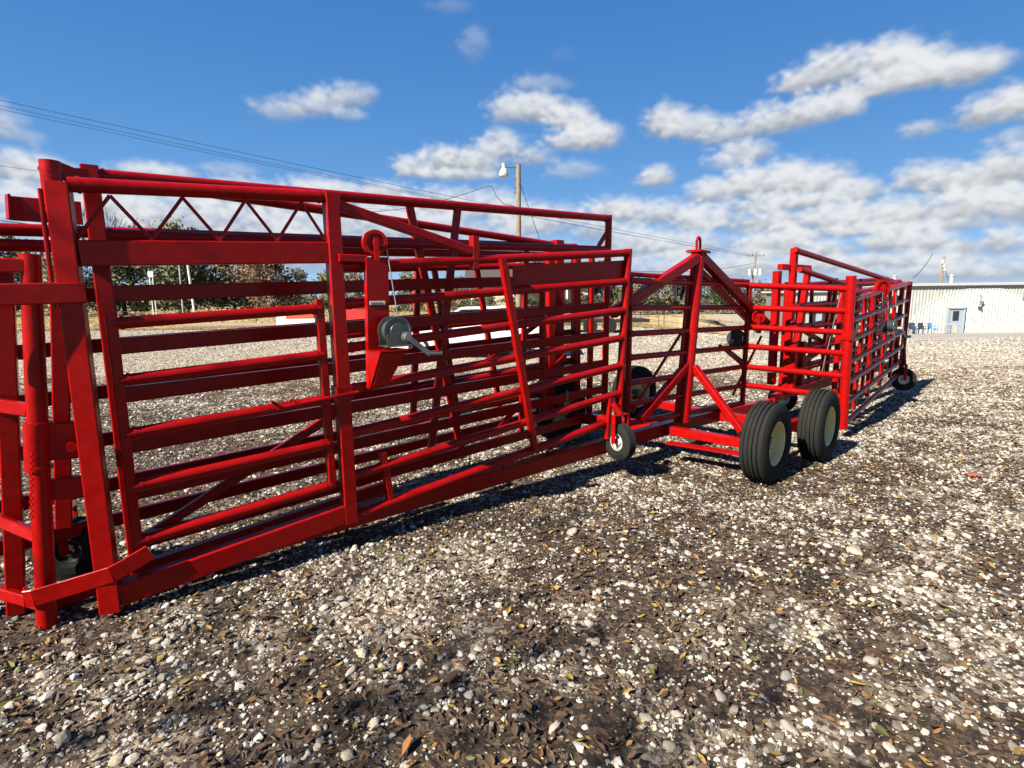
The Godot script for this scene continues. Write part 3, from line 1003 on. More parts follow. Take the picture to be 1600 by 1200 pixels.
	var strap := [V(-0.355, 0.195, -0.120), V(-0.354, 0.197, -0.060), V(-0.316, 0.201, -0.035), V(-0.202, 0.219, -0.010), V(0.026, 0.263, 0.057), V(0.096, 0.289, 0.057), V(0.214, 0.339, 0.057)]
	for i in 6:
		bar(st, strap[i], strap[i + 1], 0.012, 0.095)
	part(hf, "strap", st, M.red)
	st = fresh()
	var hook := [V(0.096, 2.234, -0.310), V(-0.153, 2.237, -0.310), V(-0.198, 2.237, -0.300), V(-0.215, 2.238, -0.270), V(-0.199, 2.237, -0.220)]
	for i in 4:
		bar(st, hook[i], hook[i + 1], 0.012, 0.125)
	part(hf, "catch_plate", st, M.red)
	st = fresh()
	var c0 := V(-0.243, 0.995, -0.020)
	for k in 11:
		var q: Vector3 = c0 - Vector3(k * 0.0035, k * 0.033, 0)
		path(st, [q + Vector3(-0.005, 0, 0.0), q + Vector3(0.01, -0.014, 0.012), q + Vector3(-0.005, -0.033, 0.0)], 0.004, 6)
	part(hf, "chain", st, M.red)
	sheave(hf, "pulley", V(-0.461, 2.054, -0.350), Vector3(0.5, 0, 0.85), 0.10, M.red)
	small_wheel(root, V(-0.174, 0.195, -0.690), Vector3(-0.351, 0, 0.943), V(-0.174, 0.616, -0.690), 1.003, "black")

	# ---- backbone, mast and axles
	st = fresh()
	bar(st, V(0.864, 0.175, -0.100), V(5.350, 0.309, -0.147), 0.10, 0.135)
	bar(st, V(5.350, 0.309, -0.147), V(7.173, 0.307, -0.164), 0.095, 0.125)
	var spine := part(root, "backbone_beam", st, M.red, "long low main beam under the folded panels")
	beam(spine, "beam", V(7.176, 0.383, -0.136), V(11.258, 0.552, -0.102), 0.08, 0.10)
	st = fresh()
	tube(st, V(5.253, 0.346, -0.098), V(5.443, 2.192, -0.119), 0.072, 24)
	var mast := part(root, "mast", st, M.red, "square mast with four braces and a lifting loop on top")
	st = fresh()
	bar(st, V(5.443, 2.192, -0.119), V(5.445, 2.216, -0.119), 0.19, 0.19)
	part(mast, "cap_plate", st, M.red)
	st = fresh()
	path(st, [V(5.399, 2.214, -0.109), V(5.399, 2.314, -0.109), V(5.415, 2.346, -0.113), V(5.443, 2.360, -0.119), V(5.470, 2.347, -0.124), V(5.486, 2.316, -0.128), V(5.486, 2.215, -0.128)], 0.014, 10)
	part(mast, "lifting_loop", st, M.red)
	beam(mast, "brace", V(5.372, 2.132, -0.094), V(4.064, 1.582, -0.060), 0.085, 0.10)
	beam(mast, "brace", V(5.481, 2.142, -0.098), V(7.073, 1.354, -0.210), 0.085, 0.10)
	beam(mast, "brace", V(5.480, 2.033, -0.156), V(6.992, 1.269, -0.258), 0.06, 0.07)
	beam(mast, "upright", V(5.135, 0.368, -0.112), V(5.307, 1.932, -0.129), 0.03, 0.035)
	beam(mast, "brace", V(5.285, 0.979, -0.095), V(4.455, 0.494, -0.025), 0.08, 0.085)
	beam(mast, "brace", V(5.350, 0.961, -0.050), V(5.370, 0.340, 0.547), 0.07, 0.075)
	beam(mast, "gusset", V(5.383, 1.750, -0.057), V(5.438, 2.159, -0.050), 0.012, 0.06)
	rail(mast, "tie_rod", V(5.199, 1.343, -0.116), V(4.333, 0.595, -0.029), 0.016)
	rail(mast, "tie_rod", V(6.977, 1.203, -0.218), V(6.385, 0.504, -0.210), 0.016)
	rail(mast, "tie_rod", V(5.961, 1.149, -0.141), V(6.598, 0.854, -0.215), 0.02)
	sheave(mast, "pulley", V(5.306, 1.823, -0.255), Vector3(1, 0, 0.35), 0.10, M.black)
	st = fresh()
	bar(st, V(4.965, 0.300, -0.170), V(5.111, 0.300, 0.856), 0.11, 0.085, Vector3(1, 0, 0))
	bar(st, V(4.770, 0.225, 0.080), V(4.978, 0.225, 0.831), 0.14, 0.012, Vector3(1, 0, 0))
	part(spine, "axle_beam", st, M.red)
	st = fresh()
	bar(st, V(4.637, 0.300, -1.305), V(4.950, 0.300, -0.180), 0.12, 0.12, Vector3(1, 0, 0))
	part(spine, "axle_beam", st, M.red)
	st = fresh()
	bar(st, V(5.990, 0.310, -0.200), V(6.141, 0.310, 0.796), 0.11, 0.10, Vector3(1, 0, 0))
	bar(st, V(6.073, 0.310, -1.510), V(5.980, 0.310, -0.210), 0.11, 0.10, Vector3(1, 0, 0))
	part(spine, "axle_beam", st, M.red)
	st = fresh()
	bar(st, V(5.104, 0.360, 0.787), V(6.118, 0.360, 0.768), 0.07, 0.11)
	part(spine, "walking_beam", st, M.red)
	big_wheel(root, 5.036, 0.995, Vector3(0.152, 0, 0.988))
	big_wheel(root, 6.119, 0.969, Vector3(0.167, 0, 0.986))
	big_wheel(root, 4.539, -1.375, Vector3(-0.007, 0, -0.995))
	big_wheel(root, 6.218, -1.657, Vector3(-0.007, 0, -0.995))
	small_wheel(root, V(3.963, 0.386, 0.155), Vector3(-1, 0, -0.06), V(3.919, 0.751, 0.090), 0.880, "galv")

	# ---- centre panel through the mast
	st = fresh()
	tube(st, V(4.273, 0.429, -0.035), V(4.273, 1.926, -0.035), 0.03, 12)
	var cp := part(root, "centre_panel", st, M.red, "low open rail section between the front stack and the rear stack")
	rail(cp, "rail", V(4.252, 1.886, -0.021), V(6.598, 1.849, -0.215), 0.031)
	rail(cp, "rail", V(4.252, 1.627, -0.021), V(6.598, 1.580, -0.215), 0.031)
	rail(cp, "rail", V(4.252, 1.376, -0.021), V(6.598, 1.330, -0.215), 0.031)
	rail(cp, "rail", V(4.252, 1.143, -0.021), V(6.598, 1.095, -0.215), 0.031)
	rail(cp, "rail", V(4.252, 0.888, -0.021), V(6.598, 0.845, -0.215), 0.031)
	rail(cp, "rail", V(4.252, 0.681, -0.021), V(6.598, 0.600, -0.215), 0.031)
	rail(cp, "rail", V(4.252, 0.483, -0.021), V(6.598, 0.373, -0.215), 0.031)
	rail(cp, "rail", V(4.254, 1.948, -0.061), V(6.688, 1.901, -0.263), 0.024)

	# ---- rear end gate, across the corral
	st = fresh()
	bar(st, V(6.599, 0.269, -0.206), V(6.609, 1.882, -0.198), 0.05, 0.05)
	tube(st, V(7.250, 0.119, 0.729), V(7.224, 1.939, 0.703), 0.055, 16)
	var eg := part(root, "rear_end_gate", st, M.red, "bright sunlit six-rail gate across the near end of the rear stack")
	rail(eg, "rail", V(6.599, 1.849, -0.206), V(7.227, 1.788, 0.694), 0.036)
	rail(eg, "rail", V(6.599, 1.576, -0.206), V(7.227, 1.533, 0.694), 0.036)
	rail(eg, "rail", V(6.599, 1.340, -0.206), V(7.227, 1.278, 0.694), 0.036)
	rail(eg, "rail", V(6.599, 1.099, -0.206), V(7.227, 1.033, 0.694), 0.036)
	rail(eg, "rail", V(6.599, 0.845, -0.206), V(7.227, 0.760, 0.694), 0.036)
	rail(eg, "rail", V(6.599, 0.614, -0.206), V(7.227, 0.505, 0.694), 0.036)
	st = fresh()
	bar(st, V(7.238, 1.194, 0.707), V(7.238, 1.307, 0.707), 0.13, 0.13)
	part(eg, "hinge_collar", st, M.red)
	st = fresh()
	tube(st, V(7.191, 1.769, 0.622), V(7.094, 0.779, 0.509), 0.0055, 8)
	tube(st, V(6.602, 0.793, -0.178), V(7.206, 0.760, 0.667), 0.004, 8)
	part(eg, "cable", st, M.steel)
	sheave(eg, "pulley", V(6.685, 1.467, -0.111), Vector3(-0.6, 0, 0.8), 0.085, M.red)
	winch(eg, V(6.453, 1.205, -0.243), Vector3(-0.9, 0, 0.2), Vector3(0.1, 0, -1), M.black)
	st = fresh()
	bar(st, V(6.152, 1.108, -0.219), V(6.598, 0.892, -0.215), 0.04, 0.05)
	part(eg, "winch_arm", st, M.black)

	# ---- near rear panel, seen almost edge on
	st = fresh()
	tube(st, V(11.096, 0.439, -0.018), V(11.216, 1.910, -0.050), 0.04, 14)
	var sp := part(root, "rear_near_panel", st, M.red, "seven-rail side panel running back to the rear caster")
	rail(sp, "rail", V(7.287, 1.660, 0.716), V(11.169, 1.887, -0.045), 0.032)
	rail(sp, "rail", V(7.287, 1.411, 0.716), V(11.169, 1.613, -0.045), 0.032)
	rail(sp, "rail", V(7.287, 1.179, 0.716), V(11.169, 1.368, -0.045), 0.032)
	rail(sp, "rail", V(7.287, 0.911, 0.716), V(11.169, 1.090, -0.045), 0.032)
	rail(sp, "rail", V(7.287, 0.666, 0.716), V(11.169, 0.835, -0.045), 0.032)
	rail(sp, "rail", V(7.287, 0.411, 0.716), V(11.169, 0.590, -0.045), 0.032)
	rail(sp, "rail", V(7.287, 0.156, 0.716), V(11.169, 0.383, -0.045), 0.032)
	beam(sp, "upright", V(7.915, 0.253, 0.564), V(8.065, 1.742, 0.548), 0.045, 0.05)
	beam(sp, "upright", V(8.705, 0.301, 0.412), V(8.574, 1.791, 0.426), 0.045, 0.05)
	beam(sp, "upright", V(9.495, 0.349, 0.260), V(9.645, 1.839, 0.244), 0.045, 0.05)
	beam(sp, "upright", V(10.285, 0.397, 0.107), V(10.153, 1.887, 0.122), 0.045, 0.05)
	sheave(sp, "pulley", V(8.894, 1.797, 0.409), Vector3(-0.35, 0, 0.9), 0.125, M.red)
	winch(sp, V(9.093, 1.278, 0.492), Vector3(0.1, 0, 1), Vector3(1, 0, 0), M.zinc)
	st = fresh()
	tube(st, V(8.759, 1.750, 0.471), V(8.799, 0.901, 0.495), 0.005, 8)
	tube(st, V(9.040, 1.750, 0.441), V(9.081, 0.901, 0.465), 0.005, 8)
	tube(st, V(9.415, 1.750, 0.400), V(9.456, 0.901, 0.425), 0.005, 8)
	tube(st, V(9.884, 1.750, 0.350), V(9.924, 0.901, 0.374), 0.005, 8)
	part(sp, "cable", st, M.steel)
	st = fresh()
	plate(st, [V(7.328, 1.269, 0.749), V(7.477, 1.278, 0.723), V(7.477, 1.382, 0.723), V(7.328, 1.373, 0.749)], Vector3(0.003, 0, 0.01))
	part(sp, "tag_plate", st, M.zinc)
	small_wheel(root, V(10.991, 0.288, 0.060), Vector3(-0.801, 0, 0.589), V(11.061, 0.807, 0.005), 0.943)

	# ---- rear panels folded behind it
	st = fresh()
	bar(st, V(7.369, 0.444, -0.063), V(7.378, 2.312, -0.064), 0.078, 0.078)
	bar(st, V(7.372, 0.535, -0.261), V(7.351, 2.035, -0.259), 0.088, 0.088)
	bar(st, V(7.332, 0.438, 0.017), V(7.596, 2.063, 0.019), 0.07, 0.07)
	bar(st, V(7.179, 2.079, -0.134), V(7.757, 2.069, -0.052), 0.075, 0.075)
	var rp := part(root, "rear_inner_panel", st, M.red, "inner rear panel with a high post and a top rail falling to the rear")
	rail(rp, "top_rail", V(6.933, 2.259, 0.166), V(10.688, 1.915, -0.107), 0.036)
	rail(rp, "top_rail", V(7.076, 2.033, 0.169), V(9.090, 1.797, 0.028), 0.034)
	rail(rp, "rail", V(6.924, 1.816, 0.167), V(10.972, 1.910, -0.118), 0.04)
	rail(rp, "rail", V(6.924, 1.580, 0.167), V(10.972, 1.646, -0.118), 0.04)
	rail(rp, "rail", V(6.924, 1.316, 0.167), V(10.972, 1.363, -0.118), 0.04)
	rail(rp, "rail", V(6.924, 1.024, 0.167), V(10.972, 1.109, -0.118), 0.04)
	rail(rp, "rail", V(6.924, 0.779, 0.167), V(10.972, 0.873, -0.118), 0.04)
	rail(rp, "rail", V(6.924, 0.543, 0.167), V(10.972, 0.684, -0.118), 0.04)
	beam(rp, "upright", V(7.961, 0.571, 0.112), V(8.074, 1.939, 0.099), 0.045, 0.05)
	beam(rp, "upright", V(8.149, 0.571, 0.091), V(8.261, 1.939, 0.079), 0.045, 0.05)
	beam(rp, "upright", V(9.180, 0.571, -0.020), V(9.293, 1.939, -0.032), 0.045, 0.05)
	beam(rp, "upright", V(10.118, 0.571, -0.121), V(10.230, 1.939, -0.133), 0.045, 0.05)
	beam(rp, "post_stub", V(7.084, 0.534, 0.159), V(7.094, 1.137, 0.158), 0.075, 0.075)
	beam(rp, "post_stub", V(7.347, 0.534, 0.131), V(7.356, 1.137, 0.130), 0.075, 0.075)
	beam(rp, "brace", V(7.107, 1.373, 0.109), V(8.143, 1.062, 0.035), 0.05, 0.06)
	beam(rp, "brace", V(7.201, 0.807, 0.099), V(8.705, 1.090, -0.026), 0.05, 0.07)
	var far_rear := panel(root, "rear_far_panel", V(7.457, 0, -0.166), V(11.041, 0, -0.354), [Vector2(1.844, 1.967), Vector2(1.561, 1.684), Vector2(1.278, 1.401), Vector2(0.996, 1.118), Vector2(0.713, 0.835), Vector2(0.477, 0.590)], 0.034, 0.04, "rear panel on the far side of the rear stack", Vector2(0.383, 1.891), Vector2(0.496, 2.005))
	for k in 6:
		var f := 0.07 + k * 0.165
		beam(far_rear, "upright", lerp_at(V(7.457, 0, -0.166), V(11.041, 0, -0.354), f, 0.34), lerp_at(V(7.457, 0, -0.166), V(11.041, 0, -0.354), f + (0.035 if k % 2 == 0 else -0.03), 1.80), 0.04, 0.045)
	var mid_rear := panel(root, "rear_middle_panel", V(7.708, 0, 0.404), V(10.977, 0, -0.072), [Vector2(1.722, 1.873), Vector2(1.477, 1.609), Vector2(1.231, 1.345), Vector2(0.948, 1.062), Vector2(0.684, 0.798)], 0.03, 0.036, "rear panel folded close behind the near rear one", Vector2(0.383, 1.778), Vector2(0.496, 1.910))
	for k in 6:
		var f := 0.07 + k * 0.165
		beam(mid_rear, "upright", lerp_at(V(7.708, 0, 0.404), V(10.977, 0, -0.072), f, 0.34), lerp_at(V(7.708, 0, 0.404), V(10.977, 0, -0.072), f + (0.035 if k % 2 == 0 else -0.03), 1.80), 0.04, 0.045)
	small_wheel(root, V(7.765, 0.288, -0.303), Vector3(-0.675, 0, 0.737), V(7.729, 0.684, -0.281), 0.943)


# ---------------------------------------------------------------- what stands beyond the yard
func limb(st: SurfaceTool, tips: Array, rr: RandomNumberGenerator, a: Vector3, dir: Vector3, len_: float, r: float, depth: int, wild: float) -> void:
	var mid := a + dir * len_ * 0.5 + Vector3(rr.randf_range(-1, 1), 0, rr.randf_range(-1, 1)) * len_ * 0.06
	var b := a + dir * len_
	cone(st, a, mid, r, r * 0.82, 5, false)
	cone(st, mid, b, r * 0.82, r * 0.62, 5, false)
	tips.append(b)
	if depth <= 0:
		return
	var n := 3 if rr.randf() < 0.6 else 2
	for i in n:
		var d := (dir + Vector3(rr.randf_range(-1, 1), rr.randf_range(-0.35, 0.7), rr.randf_range(-1, 1)) * wild).normalized()
		limb(st, tips, rr, b.lerp(mid, rr.randf() * 0.5), d, len_ * rr.randf_range(0.6, 0.85), r * 0.58, depth - 1, wild)


func tree_meshes(seed_: int, leaves: int, wide: float, low: float, leaf: float) -> Array:
	# a tree one unit tall: [trunk with limbs, crown]
	var rr := RandomNumberGenerator.new()
	rr.seed = seed_
	var wood := fresh()
	var tips := []
	cone(wood, Vector3(0, -0.03, 0), Vector3(0.01, 0.22, 0), 0.030, 0.022, 8, false)
	for i in 4:
		var p := TAU * i / 4.0 + rr.randf()
		limb(wood, tips, rr, Vector3(0.01, rr.randf_range(0.14, 0.24), 0), Vector3(cos(p) * 0.55, rr.randf_range(0.6, 1.1), sin(p) * 0.55).normalized(), 0.26, 0.016, 3 if leaves > 0 else 4, 0.62)
	if leaves == 0:
		return [wood.commit(), null]
	var crown := fresh()
	var knots := []
	for i in 26:
		var y := rr.randf_range(low, 0.94)
		var t := (y - low) / (1.0 - low)
		var reach: float = wide * sqrt(clamp(1.0 - pow(t * 1.5 - 0.55, 2.0), 0.05, 1.0)) * rr.randf_range(0.35, 1.0)
		var p := rr.randf() * TAU
		knots.append([Vector3(cos(p) * reach, y, sin(p) * reach), rr.randf_range(0.09, 0.19), rr.randf_range(0.55, 1.35)])
	for i in leaves:
		var k: Array = knots[rr.randi() % knots.size()]
		var o := Vector3(rr.randfn(), rr.randfn(), rr.randfn()) * float(k[1]) * 0.6
		o.y *= 0.8
		var at: Vector3 = k[0] + o
		if at.y < low * 0.55:
			continue
		var s := leaf * rr.randf_range(0.6, 1.5)
		var x := Vector3(rr.randfn(), rr.randfn(), rr.randfn()).normalized() * s
		var y := across(x.normalized(), Vector3(rr.randfn(), rr.randfn() + 0.2, rr.randfn())) * s
		var nn := (x.cross(y).normalized() * 0.6 + o.normalized() * 0.8 + Vector3(0, 0.3, 0)).normalized()
		var w: float = k[2] * rr.randf_range(0.75, 1.25)
		crown.set_color(Color(w, w * rr.randf_range(0.9, 1.05), w * 0.9))
		tri(crown, at - x * 0.5, at + x * 0.5, at + y, nn, nn, nn)
	return [wood.commit(), crown.commit()]


func tree(called: String, label: String, kind: Array, m: Material, at: Vector3, high: float, wide: float, turn: float, group: String) -> void:
	var o := thing(called, label, "tree" if high > 3.0 else "shrub", at, turn, group)
	var t := Transform3D(Basis.IDENTITY.scaled(Vector3(high * wide, high, high * wide)), Vector3.ZERO)
	again(o, "trunk", kind[0], M.bark, t)
	if kind[1] != null:
		again(o, "crown", kind[1], m, t)


func leafy(r: float, g: float, b: float) -> StandardMaterial3D:
	var m := paint(r, g, b, 0.8)
	m.vertex_color_use_as_albedo = true
	m.cull_mode = BaseMaterial3D.CULL_DISABLED
	m.backlight_enabled = true
	m.backlight = lin(r * 0.6, g * 0.6, b * 0.5)
	return m


func build_trees() -> void:
	var full := [tree_meshes(1, 5200, 0.34, 0.14, 0.032), tree_meshes(2, 5200, 0.42, 0.10, 0.032), tree_meshes(3, 4600, 0.30, 0.16, 0.034)]
	var bush := [tree_meshes(4, 4200, 0.55, 0.04, 0.045), tree_meshes(5, 4200, 0.62, 0.03, 0.045)]
	var thin := tree_meshes(6, 900, 0.40, 0.3, 0.024)
	var bare := tree_meshes(7, 0, 0.4, 0.3, 0.03)
	var bare2 := tree_meshes(8, 0, 0.4, 0.3, 0.03)
	var dark := leafy(0.080, 0.095, 0.048)
	var olive := leafy(0.120, 0.130, 0.060)
	var brown := leafy(0.150, 0.135, 0.085)
	var russet := leafy(0.170, 0.105, 0.065)
	var grass := leafy(0.072, 0.104, 0.032)
	var row := "trees along the far edge of the field behind the left stack"
	# x, distance, height, width, kind, colour, words
	tree("bare_tree", "leafless tree with fine twigs rising above the truss near the left end", bare, brown, Vector3(-46.2, 0, -66), 14.2, 0.9, 0.4, row)
	tree("bare_tree", "leafless tree half hidden by the catch plate at the left edge", bare2, brown, Vector3(-58, 0, -70), 12.0, 0.9, 2.0, row)
	tree("green_tree", "tallest green tree, its rounded top seen through the second truss bay", full[0], olive, Vector3(-38.2, 0, -66), 11.4, 0.85, 1.0, row)
	tree("green_tree", "dark green tree below the truss just left of the white pole", full[1], dark, Vector3(-43.5, 0, -64), 9.0, 1.0, 2.0, row)
	tree("green_tree", "dark tree directly behind the white pole", full[2], dark, Vector3(-36.0, 0, -62), 7.6, 1.15, 3.0, row)
	tree("green_tree", "dark evergreen-looking tree seen between the left hitch posts", full[1], dark, Vector3(-57.0, 0, -63), 9.4, 1.1, 4.0, row)
	tree("green_tree", "olive tree at the very left edge of the tree row", full[0], olive, Vector3(-64.0, 0, -66), 9.0, 1.1, 5.0, row)
	tree("brown_tree", "brown autumn tree right of the round street sign", full[2], brown, Vector3(-46.0, 0, -60), 7.2, 1.2, 0.7, row)
	tree("russet_tree", "reddish autumn tree under the truss near the second frame post", full[1], russet, Vector3(-28.0, 0, -64), 6.6, 1.0, 1.7, row)
	tree("brown_tree", "brown tree between the reddish tree and the dark ones", full[0], brown, Vector3(-32.0, 0, -66), 7.2, 1.1, 2.7, row)
	tree("thin_tree", "sparse half-bare tree standing above the dark trees", thin, olive, Vector3(-41.0, 0, -72), 9.6, 1.1, 0.2, row)
	tree("brown_shrub_tree", "low brown scrub left of the tall red frame post", bush[0], brown, Vector3(-25.0, 0, -66), 4.9, 1.0, 0.2, row)
	tree("olive_tree", "olive green round tree right beside the tall red frame post", bush[1], olive, Vector3(-20.0, 0, -66), 5.0, 0.9, 0.9, row)
	tree("brown_shrub_tree", "pale brown scrub seen between frame post and winch board", bush[1], brown, Vector3(-16.5, 0, -64), 4.6, 0.9, 1.9, row)
	tree("brown_shrub_tree", "yellowish scrub just right of the winch board", bush[0], olive, Vector3(-11.5, 0, -66), 4.4, 0.9, 2.9, row)
	tree("brown_shrub_tree", "low scrub left of the house with the dark roof", bush[1], brown, Vector3(-7.0, 0, -70), 4.2, 1.0, 3.9, row)
	tree("green_tree", "grey-green tree right of the house, behind the panel corner", bush[0], olive, Vector3(10.4, 0, -64), 5.2, 0.75, 1.1, row)
	for k in 4:
		tree("house_shrub", ["dark clipped shrub at the left end of the house front", "dark shrub left of the house's porch", "dark shrub right of the house's porch", "dark shrub at the right end of the house front"][k], bush[k % 2], dark, Vector3(-2.6 + k * 3.4, 0, -55.6), 1.75, 1.9, k * 1.3, "shrubs along the house front")
	var far_row := "low trees on the skyline behind the mast"
	tree("far_tree", "low brown tree line just left of the mast", bush[0], brown, Vector3(29.0, -1.5, -120), 6.3, 1.2, 0.3, far_row)
	tree("far_tree", "far tree farthest left of the mast", bush[1], olive, Vector3(24.5, -1.5, -118), 5.0, 1.3, 0.9, far_row)
	tree("far_tree", "green far tree touching the mast on its left", bush[1], olive, Vector3(34.5, -1.5, -122), 6.0, 1.0, 1.3, far_row)
	tree("far_tree", "leafy green far tree right of the mast", full[1], grass, Vector3(40.5, -1.5, -118), 7.2, 1.2, 2.3, far_row)
	tree("far_tree", "greyish far tree between the mast brace and the end gate", bush[0], brown, Vector3(46.5, -1.5, -120), 5.8, 1.2, 3.3, far_row)
	tree("far_tree", "far tree behind the rear stack's tall post", bare2, brown, Vector3(53.0, -2.5, -118), 9.0, 1.0, 4.3, far_row)
	tree("far_tree", "low far bush left of the white workshop", bush[1], brown, Vector3(55.5, -2.5, -120), 6.0, 1.2, 5.0, far_row)
	# the half-bare tree beside the photographer, whose leaves lie on the gravel
	tree("yard_tree", "half-bare yard tree out of view to the left, shading the near gravel", tree_meshes(9, 900, 0.34, 0.42, 0.011), brown, Vector3(-9.3, 0, 5.0), 10.5, 0.95, 1.0, "")
	# the hedge-high mass of scrub along the far side of the field
	var rr := RandomNumberGenerator.new()
	rr.seed = 77
	var st := fresh()
	for i in 16000:
		var x := rr.randf_range(-140, 75)
		var z := -132.0 + rr.randfn() * 3.0
		var hi := 2.2 + 1.6 * (grit.get_noise_2d(x * 0.06, 3.0) + 0.4) + 1.2 * grit.get_noise_2d(x * 0.3, 9.0)
		var p := Vector3(x, land(x, z) + rr.randf() * max(0.5, hi) - 0.3, z)
		var s := rr.randf_range(0.3, 0.8)
		var a := Vector3(rr.randfn(), rr.randfn(), rr.randfn()).normalized() * s
		var b := across(a.normalized(), Vector3(rr.randfn(), rr.randfn(), rr.randfn())) * s
		var w := rr.randf_range(0.5, 1.3)
		st.set_color(Color(w, w * 0.95, w * 0.9))
		var nn := Vector3(rr.randfn() * 0.4, 0.5, 0.8).normalized()
		tri(st, p - a * 0.5, p + a * 0.5, p + b, nn, nn, nn)
	var o := part(self, "scrub", st, leafy(0.085, 0.075, 0.048))
	o.set_meta("kind", "stuff")
	tag(o, "far-off belt of brown and green scrub along the skyline", "scrub")


func wire(st: SurfaceTool, a: Vector3, b: Vector3, sag: float, r: float) -> void:
	var last := a
	for i in range(1, 19):
		var t := i / 18.0
		var p := a.lerp(b, t) - Vector3(0, sag * 4.0 * t * (1.0 - t), 0)
		cone(st, last, p, r, r, 5, false)
		last = p


func lone(called: String, st: SurfaceTool, m: Material, label: String, category: String, group := "") -> MeshInstance3D:
	var o := part(self, called, st, m)
	tag(o, label, category, group)
	return o


func build_lines() -> void:
	# the yard light on its wooden pole
	var o := thing("utility_pole", "weathered wooden pole with a lamp arm, rising behind the left stack", "utility pole", Vector3(0.42, 0, -32))
	var st := fresh()
	cone(st, Vector3(0, -0.3, 0), Vector3(0.07, 8.8, 0), 0.17, 0.125, 16)
	part(o, "pole", st, M.wood)
	st = fresh()
	for y in [8.1, 7.6, 7.35]:
		st = fresh()
		block(st, Vector3(-0.16, y, 0.05), Vector3(0.16, 0.07, 0.08))
		part(o, "pole_fitting", st, M.grey)
	st = fresh()
	block(st, Vector3(0.35, 8.02, 0), Vector3(0.52, 0.03, 0.03))
	part(o, "pole_fitting", st, M.grey)
	st = fresh()
	path(st, [Vector3(0.0, 8.62, 0.06), Vector3(-0.5, 8.66, 0.06), Vector3(-0.66, 8.63, 0.06)], 0.025)
	part(o, "lamp_arm", st, M.zinc)
	st = fresh()
	cone(st, Vector3(-0.72, 8.60, 0.06), Vector3(-0.72, 8.86, 0.06), 0.11, 0.10, 16)
	lathe(st, [Vector2(0.0, 0.10), Vector2(0.10, 0.20), Vector2(0.30, 0.26), Vector2(0.42, 0.24), Vector2(0.48, 0.12), Vector2(0.49, 0.0)], Vector3(-0.72, 8.62, 0.06), Vector3.DOWN, 20)
	part(o, "lamp_head", st, M.lamp)
	# T-shaped pole with transformers far off, beyond the end gate
	o = thing("power_pole", "far power pole with crossarm and pale transformers, left of the rear stack", "utility pole", Vector3(38.2, -1.8, -90))
	st = fresh()
	cone(st, Vector3(-0.6, 0, 0), Vector3(0.2, 9.9, 0), 0.2, 0.14, 12)
	part(o, "pole", st, M.wood)
	st = fresh()
	bar(st, Vector3(-1.25, 9.35, 0), Vector3(1.6, 9.35, 0), 0.12, 0.14)
	part(o, "crossarm", st, M.wood)
	for k in [-1.1, -0.4, 0.6, 1.45]:
		st = fresh()
		cone(st, Vector3(k, 9.42, 0), Vector3(k, 9.66, 0), 0.07, 0.05, 8)
		part(o, "insulator", st, M.grey)
	for k in [-0.75, 0.85, 0.1]:
		st = fresh()
		cone(st, Vector3(k, 6.35, 0.3), Vector3(k, 7.35, 0.3), 0.3, 0.3, 14)
		part(o, "transformer", st, M.galv)
	# pole behind the workshop
	o = thing("power_pole", "pole with pale fittings rising behind the white workshop roof", "utility pole", Vector3(56.4, -2.0, -75))
	st = fresh()
	cone(st, Vector3(-0.1, 0, 0), Vector3(0.15, 8.2, 0), 0.19, 0.14, 12)
	part(o, "pole", st, M.wood)
	for y in [7.6, 7.1, 6.7]:
		st = fresh()
		cone(st, Vector3(0.1 - (y - 7.1) * 0.4, y - 0.3, 0.2), Vector3(0.1 - (y - 7.1) * 0.4, y + 0.2, 0.2), 0.2, 0.2, 10)
		part(o, "pole_fitting", st, M.galv)
	st = fresh()
	tube(st, Vector3(0.15, 7.2, 0), Vector3(1.5, 4.0, 0), 0.03)
	part(o, "guy_wire", st, M.wire)
	# wires
	var g := "overhead wires"
	st = fresh()
	wire(st, Vector3(-48.32, 19.18, -46.00), Vector3(38.0, 7.7, -90), 0.5, 0.022)
	lone("overhead_wire", st, M.wire, "upper one of the long wires crossing the blue sky at the left", "wire", g)
	st = fresh()
	wire(st, Vector3(-48.39, 18.77, -46.00), Vector3(37.4, 7.5, -90), 0.55, 0.018)
	lone("overhead_wire", st, M.wire, "middle one of the three long wires crossing the sky", "wire", g)
	st = fresh()
	wire(st, Vector3(-48.45, 18.46, -46.00), Vector3(38.6, 7.4, -90), 0.6, 0.018)
	lone("overhead_wire", st, M.wire, "lowest of the three long parallel wires in the left sky", "wire", g)
	st = fresh()
	wire(st, Vector3(-42.56, 12.72, -46.00), Vector3(-12.90, 12.72, -75.00), 0.5, 0.016)
	lone("overhead_wire", st, M.wire, "thin wire against the cloud at the left edge above the hitch end", "wire", g)
	st = fresh()
	wire(st, Vector3(-36.31, 7.47, -40.00), Vector3(-13.16, 6.05, -60.00), 0.3, 0.03)
	lone("overhead_wire", st, M.wire, "dark low wire just under the red catch plate at the left", "wire", g)
	st = fresh()
	wire(st, Vector3(-9.5, 7.0, -36), Vector3(-1.2, 7.75, -32.2), 0.35, 0.02)
	path(st, [Vector3(-1.2, 7.75, -32.2), Vector3(-0.95, 7.68, -32.2), Vector3(-0.75, 7.2, -32.1), Vector3(-0.35, 6.75, -32.0), Vector3(0.3, 6.6, -31.95)], 0.02, 6)
	lone("service_wire", st, M.wire, "drooping service wire that ends at the wooden lamp pole", "wire")
	st = fresh()
	tube(st, Vector3(0.55, 7.9, -32), Vector3(3.4, 0.0, -33), 0.018, 6)
	lone("guy_wire", st, M.wire, "slanting guy wire right of the wooden lamp pole", "wire")
	st = fresh()
	wire(st, Vector3(8, 4.6, -60), Vector3(38.0, 6.4, -90), 0.8, 0.03)
